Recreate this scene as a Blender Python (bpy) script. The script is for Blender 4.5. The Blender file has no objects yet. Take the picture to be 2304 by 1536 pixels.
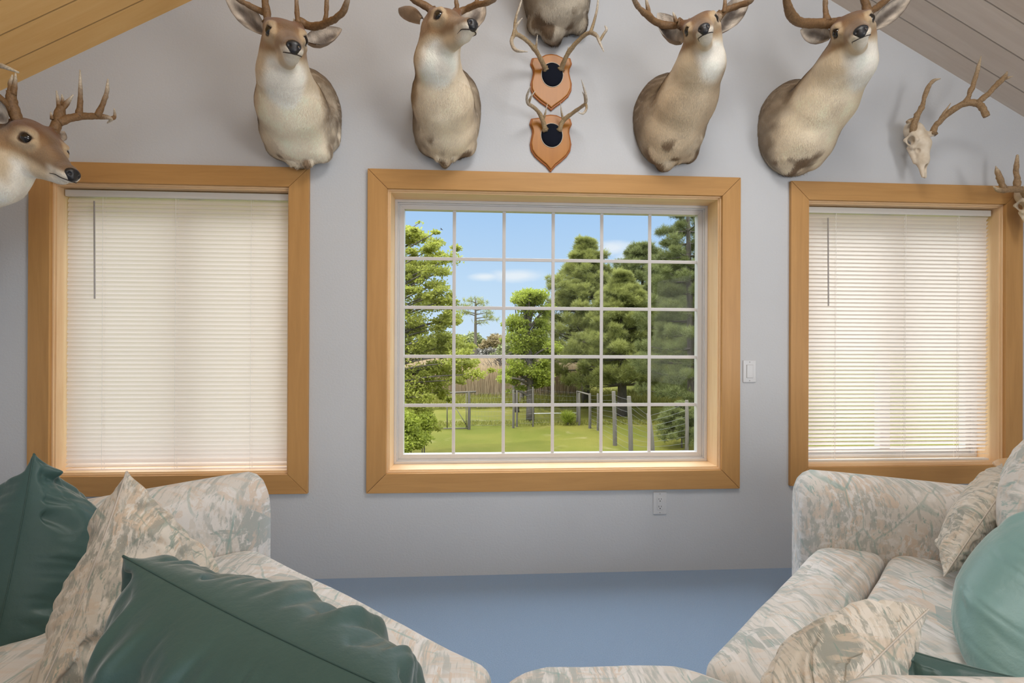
import bpy, bmesh, math, random
import numpy as np
from mathutils import Vector, Matrix

# ------------------------------------------------------------------ camera
W_, H_ = 2304, 1536
F_PX, CAM_D, EYE = 1120.0, 2.505, 1.168          # focal length in px, distance to gable wall, eye height
YAW, PITCH, ROLL = math.radians(3.384), math.radians(0.106), math.radians(0.2437)
sc = bpy.context.scene
C = sc.collection
cy_, sy_, cp_, sp_ = math.cos(YAW), math.sin(YAW), math.cos(PITCH), math.sin(PITCH)
FW = Vector((sy_*cp_, cy_*cp_, sp_)); R0 = Vector((cy_, -sy_, 0)); U0 = R0.cross(FW)
RT = math.cos(ROLL)*R0 + math.sin(ROLL)*U0; UP = -math.sin(ROLL)*R0 + math.cos(ROLL)*U0
CAMP = Vector((0, -CAM_D, EYE))
cam = bpy.data.cameras.new('camera'); camo = bpy.data.objects.new('camera', cam); C.objects.link(camo)
cam.sensor_width = 36; cam.lens = F_PX/W_*36; cam.clip_start = 0.02; cam.clip_end = 1000
m3 = Matrix((RT, UP, -FW)).transposed(); camo.matrix_world = Matrix.Translation(CAMP) @ m3.to_4x4()
sc.camera = camo

def ray(px, py): return FW + RT*((px-W_/2)/F_PX) - UP*((py-H_/2)/F_PX)
def at_y(px, py, y):                              # photo measurement -> point on the plane y
    d = ray(px, py); return CAMP + d*((y+CAM_D)/d.y)
def at_z(px, py, z):
    d = ray(px, py); return CAMP + d*((z-EYE)/d.z)
def at_d(px, py, dist):                           # distance along the view axis
    return CAMP + ray(px, py)*dist

sc.view_settings.view_transform = 'Standard'; sc.view_settings.look = 'None'
sc.view_settings.gamma = 1; sc.view_settings.use_curve_mapping = False
sc.view_settings.exposure = 0.0
sc.cycles.use_denoising = True
sc.cycles.max_bounces = 8; sc.cycles.diffuse_bounces = 5; sc.cycles.glossy_bounces = 3
sc.cycles.transmission_bounces = 6; sc.cycles.transparent_max_bounces = 12
sc.cycles.caustics_reflective = False; sc.cycles.caustics_refractive = False
sc.cycles.sample_clamp_indirect = 6

# ------------------------------------------------------------------ node helper
class NT:
    def __init__(s, nt): s.t = nt
    def n(s, typ, **kw):
        nd = s.t.nodes.new(typ)
        for k, v in kw.items():
            if k.startswith('_'): setattr(nd, k[1:], v)
            else:
                key = k.replace('__', ' ')
                sock = nd.inputs[int(key[1:])] if key[0] == 'i' and key[1:].isdigit() else nd.inputs[key]
                if isinstance(v, bpy.types.NodeSocket): s.t.links.new(v, sock)
                else: sock.default_value = v
        return nd
    def ramp(s, fac, stops, mode='LINEAR'):
        nd = s.t.nodes.new('ShaderNodeValToRGB'); cr = nd.color_ramp; cr.interpolation = mode
        while len(cr.elements) < len(stops): cr.elements.new(0.5)
        for e, (p, c) in zip(cr.elements, stops):
            e.position = p; e.color = (c, c, c, 1) if isinstance(c, (int, float)) else (*c, 1)
        s.t.links.new(fac, nd.inputs[0]); return nd.outputs[0]
    def mix(s, fac, a, b, mode='MIX'):
        nd = s.t.nodes.new('ShaderNodeMix'); nd.data_type = 'RGBA'; nd.blend_type = mode
        for k, v in ((0, fac), (6, a), (7, b)):
            if isinstance(v, bpy.types.NodeSocket): s.t.links.new(v, nd.inputs[k])
            else: nd.inputs[k].default_value = (*v, 1) if isinstance(v, tuple) and len(v) == 3 else v
        return nd.outputs[2]
    def math(s, op, a, b=0.0):
        nd = s.t.nodes.new('ShaderNodeMath'); nd.operation = op
        for k, v in ((0, a), (1, b)):
            if isinstance(v, bpy.types.NodeSocket): s.t.links.new(v, nd.inputs[k])
            else: nd.inputs[k].default_value = v
        return nd.outputs[0]
    def mapping(s, src, scale=(1, 1, 1), rot=(0, 0, 0), loc=(0, 0, 0)):
        return s.n('ShaderNodeMapping', Vector=src, Scale=scale, Rotation=rot, Location=loc).outputs[0]
    def noise(s, vec, scale, detail=4, rough=.5, dist=0):
        nd = s.n('ShaderNodeTexNoise', Vector=vec, Scale=scale, Detail=detail, Roughness=rough, Distortion=dist)
        return nd.outputs[0]
    def bump(s, h, strength=.3, dist=.01):
        return s.n('ShaderNodeBump', Height=h, Strength=strength, Distance=dist).outputs[0]

def new_mat(name):
    m = bpy.data.materials.new(name); m.use_nodes = True
    t = NT(m.node_tree); b = m.node_tree.nodes['Principled BSDF']
    return m, t, b
def setb(t, b, **kw):
    for k, v in kw.items():
        k = k.replace('__', ' ')
        if isinstance(v, bpy.types.NodeSocket): t.t.links.new(v, b.inputs[k])
        else: b.inputs[k].default_value = (*v, 1) if isinstance(v, tuple) and len(v) == 3 else v
def coord(t, kind='Object'): return t.n('ShaderNodeTexCoord').outputs[kind]

# ------------------------------------------------------------------ sky, sun and room light
world = bpy.data.worlds.new('world'); sc.world = world; world.use_nodes = True
t = NT(world.node_tree); bg = world.node_tree.nodes['Background']
gen = coord(t, 'Generated')
sep = t.n('ShaderNodeSeparateXYZ', Vector=gen)
sky = t.ramp(sep.outputs[2], [(0.0, (.66, .80, .96)), (.10, (.56, .74, .95)), (.28, (.38, .60, .93)), (.36, (.60, .78, 1.0)), (.50, (5.6, 5.8, 6.1)), (1.0, (6.0, 6.2, 6.5))])
cn = t.noise(t.mapping(gen, (1, 1, 3.2)), 7.0, 6, .6)
def cloud(px, py, rx, rz):
    d = ray(px, py).normalized()
    v = t.n('ShaderNodeVectorMath', _operation='SUBTRACT', i0=gen, i1=tuple(d)).outputs[0]
    v = t.n('ShaderNodeVectorMath', _operation='MULTIPLY', i0=v, i1=(1/rx, 1/rx, 1/rz)).outputs[0]
    l = t.n('ShaderNodeVectorMath', _operation='LENGTH', i0=v).outputs['Value']
    return t.math('SUBTRACT', 1.0, l)
cm = None
for a in ((1375, 557, .05, .020), (1170, 620, .075, .016), (1430, 575, .05, .016), (1090, 622, .04, .010)):
    c1 = cloud(*a); cm = c1 if cm is None else t.math('MAXIMUM', cm, c1)
cm = t.math('ADD', cm, t.math('MULTIPLY', t.math('SUBTRACT', cn, .5), 1.6))
cm = t.ramp(cm, [(0.05, 0), (.75, .8)])
skyc = t.mix(cm, sky, (.90, .93, .98))
t.t.links.new(skyc, bg.inputs[0]); bg.inputs[1].default_value = 1.0

def area(name, loc, direction, sx, sy, power, col):
    l = bpy.data.lights.new(name, 'AREA'); l.shape = 'RECTANGLE'; l.size = sx; l.size_y = sy; l.energy = power; l.color = col
    o = bpy.data.objects.new(name, l); C.objects.link(o); o.location = loc
    o.rotation_euler = Vector(direction).to_track_quat('-Z', 'Y').to_euler(); return o
sun = bpy.data.lights.new('sun', 'SUN'); sun.energy = 2.6; sun.angle = math.radians(1.2); sun.color = (1, .95, .86)
so = bpy.data.objects.new('sun', sun); C.objects.link(so)
so.rotation_euler = Vector((.50, .16, -.85)).to_track_quat('-Z', 'Y').to_euler()
# light of an assumed window on the right behind the camera, then added fill from the rear wall and under the ridge
area('assumed_side_light', (2.9, -3.4, 1.35), (-1, .35, .12), 2.2, 1.5, 86, (1, .98, .96))  # source assumed from the light's direction; the right wall is solid, no window built
area('rear_fill', (.3, -6.3, 1.7), (0, 1, .05), 4.2, 1.8, 40, (.93, .96, 1))  # fill added at the closed rear wall; no window stands there
area('ridge_fill', (.6, -1.9, 3.35), (0, .15, -1), .9, .9, 36, (1, .98, .95))  # fill added overhead to brighten seats and carpet; no fixture

# ------------------------------------------------------------------ mesh helpers
class MB:
    def __init__(s): s.v = []; s.f = []
    def add(s, vs, fs):
        o = len(s.v); s.v += [tuple(v) for v in vs]; s.f += [tuple(i+o for i in f) for f in fs]; return s
    def box(s, x0, x1, y0, y1, z0, z1, mat=None):
        vs = [(x, y, z) for x in (x0, x1) for y in (y0, y1) for z in (z0, z1)]
        if mat is not None: vs = [mat @ Vector(v) for v in vs]
        return s.add(vs, [(0, 1, 3, 2), (4, 6, 7, 5), (0, 4, 5, 1), (2, 3, 7, 6), (0, 2, 6, 4), (1, 5, 7, 3)])
    def tube(s, pts, rad, n=8, cap=True, flat=1.0):
        pts = [Vector(p) for p in pts]; rings = []; up = None
        for i, p in enumerate(pts):
            d = (pts[min(i+1, len(pts)-1)] - pts[max(i-1, 0)]).normalized()
            if up is None:
                up = Vector((0, 0, 1)) if abs(d.z) < .9 else Vector((1, 0, 0))
            up = (up - d*up.dot(d)).normalized(); sd = d.cross(up)
            r = rad[i] if hasattr(rad, '__len__') else rad
            rings.append([p + (up*math.sin(2*math.pi*k/n)*flat + sd*math.cos(2*math.pi*k/n))*r for k in range(n)])
        vs = [v for r in rings for v in r]; fs = []
        for i in range(len(pts)-1):
            for k in range(n):
                a, b = i*n+k, i*n+(k+1) % n; fs.append((a, b, b+n, a+n))
        if cap: fs.append(tuple(range(n-1, -1, -1))); fs.append(tuple(range((len(pts)-1)*n, len(pts)*n)))
        return s.add(vs, fs)
    def prism(s, poly, y0, y1):                   # poly in (x, z)
        n = len(poly); vs = [(x, y0, z) for x, z in poly] + [(x, y1, z) for x, z in poly]
        fs = [tuple(range(n)), tuple(range(2*n-1, n-1, -1))] + [(k, k+n, (k+1) % n+n, (k+1) % n) for k in range(n)]
        return s.add(vs, fs)
    def build(s, name, mat, parent=None, smooth=False, bevel=0, loc=None, seg=2):
        me = bpy.data.meshes.new(name)
        vs = s.v
        if loc is not None: vs = [(v[0]-loc[0], v[1]-loc[1], v[2]-loc[2]) for v in vs]
        me.from_pydata(vs, [], s.f); me.update()
        bm = bmesh.new(); bm.from_mesh(me); bmesh.ops.recalc_face_normals(bm, faces=bm.faces); bm.to_mesh(me); bm.free()
        return link(name, me, mat, parent, smooth, bevel, loc, seg)
def link(name, me, mat, parent=None, smooth=False, bevel=0, loc=None, seg=2):
    o = bpy.data.objects.new(name, me); C.objects.link(o)
    if mat is not None: me.materials.append(mat)
    if smooth:
        me.polygons.foreach_set('use_smooth', [True]*len(me.polygons))
    if bevel:
        b = o.modifiers.new('bevel', 'BEVEL'); b.width = bevel; b.segments = seg; b.limit_method = 'ANGLE'
    if loc is not None: o.location = loc
    if parent is not None:
        o.parent = parent; o.location = Vector(o.location) - world_loc(parent)
    return o
def world_loc(o):
    v = Vector((0, 0, 0))
    while o is not None: v += Vector(o.location); o = o.parent
    return v
def np_mesh(name, V, F):                          # fast mesh from arrays, all faces with the same corner count
    me = bpy.data.meshes.new(name); V = np.asarray(V, np.float32); F = np.asarray(F, np.int32)
    me.vertices.add(len(V)); me.vertices.foreach_set('co', V.ravel())
    k = F.shape[1]; me.loops.add(F.size); me.loops.foreach_set('vertex_index', F.ravel())
    me.polygons.add(len(F)); me.polygons.foreach_set('loop_start', np.arange(len(F), dtype=np.int32)*k)
    me.polygons.foreach_set('loop_total', np.full(len(F), k, np.int32))
    me.update(calc_edges=True); me.validate(); return me
def tag(o, label=None, cat=None, group=None, kind=None):
    if label: o['label'] = label
    if cat: o['category'] = cat
    if group: o['group'] = group
    if kind: o['kind'] = kind
    return o
def thing(name, loc, label, cat, group=None):
    o = bpy.data.objects.new(name, None); C.objects.link(o); o.location = loc; o.empty_display_size = .05
    return tag(o, label, cat, group)
def catmull(P, n):
    P = [np.array(p, float) for p in P]; P = [2*P[0]-P[1]] + P + [2*P[-1]-P[-2]]; out = []
    for i in range(1, len(P)-2):
        for k in range(n):
            u = k/n; a, b, c, d = P[i-1:i+3]
            out.append(.5*(2*b + (c-a)*u + (2*a-5*b+4*c-d)*u*u + (3*b-a-3*c+d)*u**3))
    out.append(P[-2]); return out
def vnoise(P, scale, seed=0):                     # smooth value noise, P (N,3) -> (N,) in 0..1
    Q = P*scale + seed*17.31; I = np.floor(Q).astype(np.int64); f = Q - I; f = f*f*(3-2*f)
    def h(i, j, k):
        x = (i*374761393 + j*668265263 + k*2147483647 + seed*1274126177) & 0x7fffffff
        x = ((x ^ (x >> 13))*1274126177) & 0x7fffffff; x = x ^ (x >> 16); return (x & 0xffff)/65535.0
    i, j, k = I[:, 0], I[:, 1], I[:, 2]; r = 0
    for a in (0, 1):
        for b in (0, 1):
            for c in (0, 1):
                w = (f[:, 0] if a else 1-f[:, 0])*(f[:, 1] if b else 1-f[:, 1])*(f[:, 2] if c else 1-f[:, 2])
                r = r + w*h(i+a, j+b, k+c)
    return r
def sst(a, b, x):
    x = np.clip((x-a)/(b-a), 0, 1); return x*x*(3-2*x)
# ------------------------------------------------------------------ materials of the room
def wood(name, c_lo, c_hi, grain='x', rough=.42, knots=0.0, spec=.35):
    m, t, b = new_mat(name); o = coord(t)
    g = {'x': (1.2, 16, 16), 'z': (16, 16, 1.2), 'y': (16, 1.2, 16)}[grain]
    warp = t.noise(t.mapping(o, tuple(v*.5 for v in g)), 1.3, 3)
    n1 = t.noise(t.mapping(o, g), 2.2, 6, .6, .6)
    fac = t.math('ADD', t.math('MULTIPLY', n1, .8), t.math('MULTIPLY', warp, .4))
    col = t.ramp(fac, [(.35, c_lo), (.8, c_hi)])
    fine = t.noise(t.mapping(o, tuple(v*9 for v in g)), 3.0, 3)
    col = t.mix(t.math('MULTIPLY', fine, .18), col, c_lo)
    if knots:
        v = t.n('ShaderNodeTexVoronoi', Vector=t.mapping(o, tuple(1.0 if q < 2 else 2.6 for q in g)), Scale=knots).outputs['Distance']
        k = t.ramp(v, [(.025, 1), (.075, 0)])
        col = t.mix(t.math('MULTIPLY', k, .75), col, tuple(x*.35 for x in c_lo))
    setb(t, b, Base__Color=col, Roughness=rough, Specular__IOR__Level=spec, Normal=t.bump(n1, .06, .002)); return m
def plain(name, c, rough=.5, spec=.4, var=0.0, scale=20, bump=0.0, bdist=.002, metallic=0.0, sheen=0.0):
    m, t, b = new_mat(name); setb(t, b, Base__Color=c, Roughness=rough, Specular__IOR__Level=spec, Metallic=metallic)
    if sheen: setb(t, b, Sheen__Weight=sheen)
    if var or bump:
        n = t.noise(coord(t), scale, 5)
        if var: setb(t, b, Base__Color=t.mix(n, tuple(x*(1-var) for x in c), tuple(min(1, x*(1+var)) for x in c)))
        if bump: setb(t, b, Normal=t.bump(n, bump, bdist))
    return m
CAS_H = wood('maple_casing_h', (.44, .235, .080), (.57, .315, .115), 'x'); CAS_V = wood('maple_casing_v', (.44, .235, .080), (.57, .315, .115), 'z')
JAMB_H = wood('pine_jamb_h', (.72, .47, .25), (.84, .62, .38), 'x'); JAMB_V = wood('pine_jamb_v', (.72, .47, .25), (.84, .62, .38), 'z')
VINYL = plain('white_vinyl', (.62, .605, .60), .35); PLATE = plain('white_plastic', (.60, .61, .63), .3)
DARK = plain('dark_slot', (.02, .02, .02), .6)

# orange-peel drywall
WALL, t, b = new_mat('grey_drywall'); o = coord(t)
n = t.noise(o, 95, 3, .6); n2 = t.noise(o, 260, 2)
setb(t, b, Base__Color=t.mix(t.noise(o, 3, 3), (.555, .572, .598), (.595, .612, .64)), Roughness=.7, Specular__IOR__Level=.2,
     Normal=t.bump(t.math('ADD', n, t.math('MULTIPLY', n2, .3)), .30, .004))
# carpet
CARPET, t, b = new_mat('blue_carpet'); o = coord(t)
n = t.ramp(t.noise(o, 260, 4, .8), [(.3, 0), (.7, 1)]); n2 = t.noise(o, 5, 4)
col = t.mix(n, (.175, .285, .46), (.34, .475, .68)); col = t.mix(t.math('MULTIPLY', n2, .5), col, (.25, .385, .575))
setb(t, b, Base__Color=col, Roughness=.95, Specular__IOR__Level=.1, Sheen__Weight=.3, Normal=t.bump(n, .6, .006))
# tongue and groove ceilings: boards run up the slope, seams at fixed y
def ceiling_mat(name, lo, hi, knot):
    m, t, b = new_mat(name); o = coord(t); s = t.n('ShaderNodeSeparateXYZ', Vector=o)
    q = t.math('DIVIDE', t.math('ADD', s.outputs[1], 20.018), .1345)
    idx = t.math('FLOOR', q); fr = t.math('FRACT', q)
    off = t.n('ShaderNodeCombineXYZ', X=t.math('MULTIPLY', idx, 7.31), Y=t.math('MULTIPLY', idx, 3.17), Z=0.0).outputs[0]
    v = t.n('ShaderNodeVectorMath', _operation='ADD', i0=o, i1=off).outputs[0]
    n1 = t.noise(t.mapping(v, (1.1, 14, 1.1)), 2.0, 6, .6, .8)
    n2 = t.noise(t.mapping(v, (.35, 2.5, .35)), 1.6, 2)
    rnd = t.n('ShaderNodeTexWhiteNoise', _noise_dimensions='1D', W=idx).outputs['Value']
    fac = t.math('ADD', t.math('MULTIPLY', n1, .7), t.math('ADD', t.math('MULTIPLY', rnd, .25), t.math('MULTIPLY', n2, .3)))
    col = t.ramp(fac, [(.3, lo), (.9, hi)])
    vor = t.n('ShaderNodeTexVoronoi', Vector=t.mapping(v, (1.5, 6.0, 1.5)), Scale=1.1)
    col = t.mix(t.math('MULTIPLY', t.ramp(vor.outputs['Distance'], [(.03, 1), (.085, 0)]), .8), col, knot)
    groove = t.ramp(t.math('ABSOLUTE', t.math('SUBTRACT', fr, .5)), [(.470, 0), (.490, 1)])
    col = t.mix(t.math('MULTIPLY', groove, .75), col, tuple(x*.35 for x in lo))
    setb(t, b, Base__Color=col, Roughness=.45, Specular__IOR__Level=.3, Normal=t.bump(t.math('SUBTRACT', 1.0, groove), .5, .004)); return m
CEIL_GOLD = ceiling_mat('golden_pine_boards', (.80, .44, .135), (.94, .61, .25), (.16, .06, .02))
CEIL_GREY = ceiling_mat('greyish_pine_boards', (.58, .485, .40), (.74, .65, .56), (.08, .06, .05))  # right slope boards, coloured greyer than the left

# ------------------------------------------------------------------ room shell
XL, XR, YB = -2.50, 3.05, -6.6
RIDGE_X, RIDGE_Z, SLOPE = .335, 3.762, .5355
def roof_z(x): return RIDGE_Z - SLOPE*abs(x-RIDGE_X)
ZLO = .4285; ZHI = 2.0165
WIN = [(-2.1497, -.8505, .4245, 2.0185), (-.5685, 1.3238, .4215, 2.0215), (1.5928, 2.8736, .4310, 2.0110)]
CW = .096
HOLES = [(a+CW-.012, b-CW+.012, c+CW-.012, d-CW+.012) for a, b, c, d in WIN]
def struct(o): return tag(o, kind='structure')
def wall_with_holes(y0, y1):
    mb = MB(); xs = sorted({XL-.25, XR+.25, RIDGE_X} | {h[k] for h in HOLES for k in (0, 1)})
    for x0, x1 in zip(xs[:-1], xs[1:]):
        h = [q for q in HOLES if q[0] <= x0+1e-6 and q[1] >= x1-1e-6]
        segs = [(0, h[0][2]), (h[0][3], None)] if h else [(0, None)]
        for lo, hi in segs:
            if hi is None: mb.prism([(x0, lo), (x1, lo), (x1, roof_z(x1)+.02), (x0, roof_z(x0)+.02)], y0, y1)
            else: mb.prism([(x0, lo), (x1, lo), (x1, hi), (x0, hi)], y0, y1)
    return mb
struct(wall_with_holes(0, .20).build('wall_back', WALL))
struct(MB().box(XL-.15, XL, YB, 0, 0, roof_z(XL)+.02).build('wall_left', WALL))
struct(MB().box(XR, XR+.15, YB, 0, 0, roof_z(XR)+.02).build('wall_right', WALL))
struct(MB().prism([(XL, 0), (XR, 0), (XR, roof_z(XR)), (RIDGE_X, RIDGE_Z), (XL, roof_z(XL))], YB-.15, YB).build('wall_rear', WALL))
struct(MB().box(XL-.15, XR+.15, YB-.15, .0, -.12, 0).build('floor', CARPET))
def slope_box(x0, x1):
    return MB().prism([(x0, roof_z(x0)), (x1, roof_z(x1)), (x1, roof_z(x1)+.18), (x0, roof_z(x0)+.18)], YB-.3, .62)
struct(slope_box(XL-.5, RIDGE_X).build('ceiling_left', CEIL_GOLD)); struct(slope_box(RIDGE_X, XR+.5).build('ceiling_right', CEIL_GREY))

# ------------------------------------------------------------------ windows: casing, jamb, vinyl frame, glass
GLASS = bpy.data.materials.new('window_glass'); GLASS.use_nodes = True
t = NT(GLASS.node_tree); GLASS.node_tree.nodes.remove(GLASS.node_tree.nodes['Principled BSDF'])
fr = t.n('ShaderNodeFresnel', IOR=1.35); tr = t.n('ShaderNodeBsdfTransparent', Color=(.97, .985, .98, 1)); gl = t.n('ShaderNodeBsdfGlossy', Roughness=.02)
mx = t.n('ShaderNodeMixShader', i0=t.math('MULTIPLY', fr.outputs[0], .12), i1=tr.outputs[0], i2=gl.outputs[0])
t.t.links.new(mx.outputs[0], GLASS.node_tree.nodes['Material Output'].inputs[0])
def ring(mb, o, i, y0, y1):                       # four mitred boards between rect o and rect i (x0,x1,z0,z1)
    a = [(o[0], o[2]), (o[1], o[2]), (o[1], o[3]), (o[0], o[3])]; c = [(i[0], i[2]), (i[1], i[2]), (i[1], i[3]), (i[0], i[3])]
    return [[a[k], a[(k+1) % 4], c[(k+1) % 4], c[k]] for k in range(4)]
def inset(r, d): return (r[0]+d, r[1]-d, r[2]+d, r[3]-d)
def make_window(idx, R, grid=None, frame_y=.135, fw=.045):
    c = ((R[0]+R[1])/2, 0, R[2])
    trim = struct(thing('trim_%d' % idx, c, None, None)); win = struct(thing('window_%d' % idx, c, None, None))
    gap = .0009
    for k, poly in enumerate(ring(None, R, inset(R, CW), 0, 0)):
        cx = sum(p[0] for p in poly)/4; cz = sum(p[1] for p in poly)/4
        poly = [(x+(gap if x < cx else -gap if x > cx else 0)*(k % 2 == 0), z+(gap if z < cz else -gap)*(k % 2)) for x, z in poly]
        MB().prism(poly, -.019, 0).build('casing', CAS_H if k % 2 == 0 else CAS_V, trim, bevel=.0015)
    ji = inset(R, CW+.007)
    for k, poly in enumerate(ring(None, inset(R, CW-.012), ji, 0, 0)):
        MB().prism(poly, -.002, frame_y+.05).build('jamb', JAMB_H if k % 2 == 0 else JAMB_V, trim)
    ji2 = inset(R, CW+.013)
    for k, poly in enumerate(ring(None, ji, ji2, 0, 0)):
        MB().prism(poly, .008, frame_y+.05).build('stop', JAMB_H if k % 2 == 0 else JAMB_V, trim)
    fr_ = MB()
    for o_, i_, y0, y1 in ((ji2, inset(ji2, .014), frame_y-.012, frame_y+.05), (inset(ji2, .014), inset(ji2, fw*.45), frame_y, frame_y+.05), (inset(ji2, fw*.45), inset(ji2, fw), frame_y+.010, frame_y+.05)):
        for poly in ring(None, o_, i_, 0, 0): fr_.prism(poly, y0, y1)
    fr_.build('window_frame', VINYL, win, bevel=.0012)
    g = inset(ji2, fw-.003); gy = frame_y+.03
    MB().box(g[0], g[1], gy, gy+.004, g[2], g[3]).build('glass', GLASS, win)
    bw = .0088
    if grid:
        for k in range(1, grid[0]):
            x = g[0]+(g[1]-g[0])*k/grid[0]; MB().box(x-bw, x+bw, gy-.007, gy-.001, g[2], g[3]).build('muntin', VINYL, win, bevel=.002)
        for k in range(1, grid[1]):
            z = g[2]+(g[3]-g[2])*k/grid[1]; MB().box(g[0], g[1], gy-.0065, gy-.0015, z-bw, z+bw).build('muntin', VINYL, win, bevel=.002)
    else:
        x = (g[0]+g[1])/2+.01; MB().box(x-.03, x+.03, gy-.02, gy+.02, g[2], g[3]).build('meeting_stile', VINYL, win, bevel=.002)
    return ji2
J1 = make_window(1, WIN[0]); J2 = make_window(2, WIN[1], (6, 5)); J3 = make_window(3, WIN[2])

# ------------------------------------------------------------------ mini blinds
SLAT = bpy.data.materials.new('white_slat'); SLAT.use_nodes = True
t = NT(SLAT.node_tree); b = SLAT.node_tree.nodes['Principled BSDF']
setb(t, b, Base__Color=(.86, .80, .74), Roughness=.4, Specular__IOR__Level=.3)
tl = t.n('ShaderNodeBsdfTranslucent', Color=(.97, .87, .80, 1))
mx = t.n('ShaderNodeMixShader', i0=.42, i1=b.outputs[0], i2=tl.outputs[0])
t.t.links.new(mx.outputs[0], SLAT.node_tree.nodes['Material Output'].inputs[0])
RAIL = plain('blind_rail', (.66, .64, .60), .35); WAND = plain('clear_wand', (.30, .28, .27), .15, .6); CORD = plain('blind_cord', (.85, .83, .80), .6)
def blind(R, tilt, label, wand_x, zbot, ladders):
    x0, x1 = R[0]+.012, R[1]-.012; zt = R[3]-.006; y = .058
    root = thing('mini_blind', ((x0+x1)/2, y, zt), label, 'blind')
    MB().box(x0-.004, x1+.004, y-.018, y+.016, zt-.032, zt).build('headrail', RAIL, root, bevel=.003)
    sl = MB(); pitch = .0213; wdt = .0262; n = int((zt-.036-zbot)/pitch)
    rnd = random.Random(3)
    for k in range(n):
        z = zt-.047-k*pitch; a = tilt + rnd.uniform(-.015, .015)
        if k >= n-3: a = tilt*(.75 - .25*(k-(n-3)))
        pts = []
        for q in range(5):
            s = (q/4-.5)*wdt; crown = .0028*(1-(2*q/4-1)**2)
            pts.append((y + s*math.cos(a) - crown*math.sin(a), z + s*math.sin(a) + crown*math.cos(a)))
        j0 = rnd.uniform(-.0015, .0015)
        vs = [(x0+j0, p[0], p[1]) for p in pts] + [(x1+j0, p[0], p[1]) for p in pts]
        sl.add(vs, [(q, q+1, q+6, q+5) for q in range(4)])
    sl.build('slats', SLAT, root, smooth=True)
    zb = zt-.047-n*pitch
    br = MB().box(x0, x1, y-.013, y+.013, zb-.013, zb).build('bottom_rail', RAIL, root, bevel=.003)
    for lx in ladders:
        lm = MB()
        for yy in (y-.0135, y+.0135): lm.tube([(lx, yy, zt-.03), (lx, yy, zb)], .0007, 6)
        lm.tube([(lx+.004, y, zt-.03), (lx+.004, y, zb)], .0010, 6)
        lm.build('ladder_cord', CORD, root)
        MB().tube([(lx, y-.006, zb-.010), (lx, y-.006, zb-.018)], [.008, .006], 12).build('end_button', RAIL, br)
    w = at_y(*wand_x[0], y-.024); w2 = at_y(*wand_x[1], y-.026)
    MB().tube([w, w2], .0034, 6).build('wand', WAND, root)
    return root
blind(J1, 1.22, 'white mini blind closed fully in the left window beside the green pillows', ((212, 452), (213, 672)), .515, [at_y(p, 700, .058).x for p in (235, 398, 567)])
blind(J3, -.92, 'white mini blind with bright gaps between half open slats in the right window', ((1863, 490), (1864, 688)), .548, [at_y(p, 700, .058).x for p in (1877, 2033, 2152)])

# ------------------------------------------------------------------ switch and outlet
sp = at_y(1685.5, 835, 0)
sw = thing('light_switch', (sp.x, 0, sp.z), 'white rocker light switch on the grey wall between the two right windows', 'light switch')
wp1 = MB().box(sp.x-.035, sp.x+.035, -.006, 0, sp.z-.0575, sp.z+.0575).build('wall_plate', PLATE, sw, bevel=.003)
MB().box(sp.x-.0175, sp.x+.0175, -.0068, -.005, sp.z-.0345, sp.z+.0345).build('bezel', plain('switch_gap', (.38, .38, .38), .5), sw)
mb = MB(); mb.prism([(sp.x-.0160, sp.z-.033), (sp.x+.0160, sp.z-.033), (sp.x+.0160, sp.z+.033), (sp.x-.0160, sp.z+.033)], -.009, -.006)
mb.build('rocker', PLATE, sw, bevel=.001)
for s in (-1, 1): MB().tube([(sp.x, -.0072, sp.z+s*.048), (sp.x, -.0055, sp.z+s*.048)], .003, 10).build('screw', plain('screw_grey', (.35, .35, .35), .4) if s < 0 else bpy.data.materials['screw_grey'], wp1)
op = at_y(1484, 1131, 0)
ou = thing('power_outlet', (op.x, 0, op.z), 'white double power outlet low on the wall under the middle window', 'outlet')
wp2 = MB().box(op.x-.035, op.x+.035, -.006, 0, op.z-.0575, op.z+.0575).build('wall_plate', PLATE, ou, bevel=.003)
rcp = MB().box(op.x-.0165, op.x+.0165, -.0085, -.005, op.z-.0335, op.z+.0335).build('receptacle', PLATE, ou, bevel=.002)
for s in (-1, 1):
    MB().tube([(op.x, -.0072, op.z+s*.048), (op.x, -.0055, op.z+s*.048)], .003, 10).build('screw', bpy.data.materials['screw_grey'], wp2)
    zc = op.z+s*.019
    sl = MB(); sl.box(op.x-.0075, op.x-.0055, -.0089, -.008, zc-.001, zc+.0075); sl.box(op.x+.0045, op.x+.0065, -.0089, -.008, zc, zc+.007)
    sl.tube([(op.x, -.0089, zc-.0065), (op.x, -.008, zc-.0065)], .0027, 10); sl.build('slots', DARK, rcp)
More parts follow.
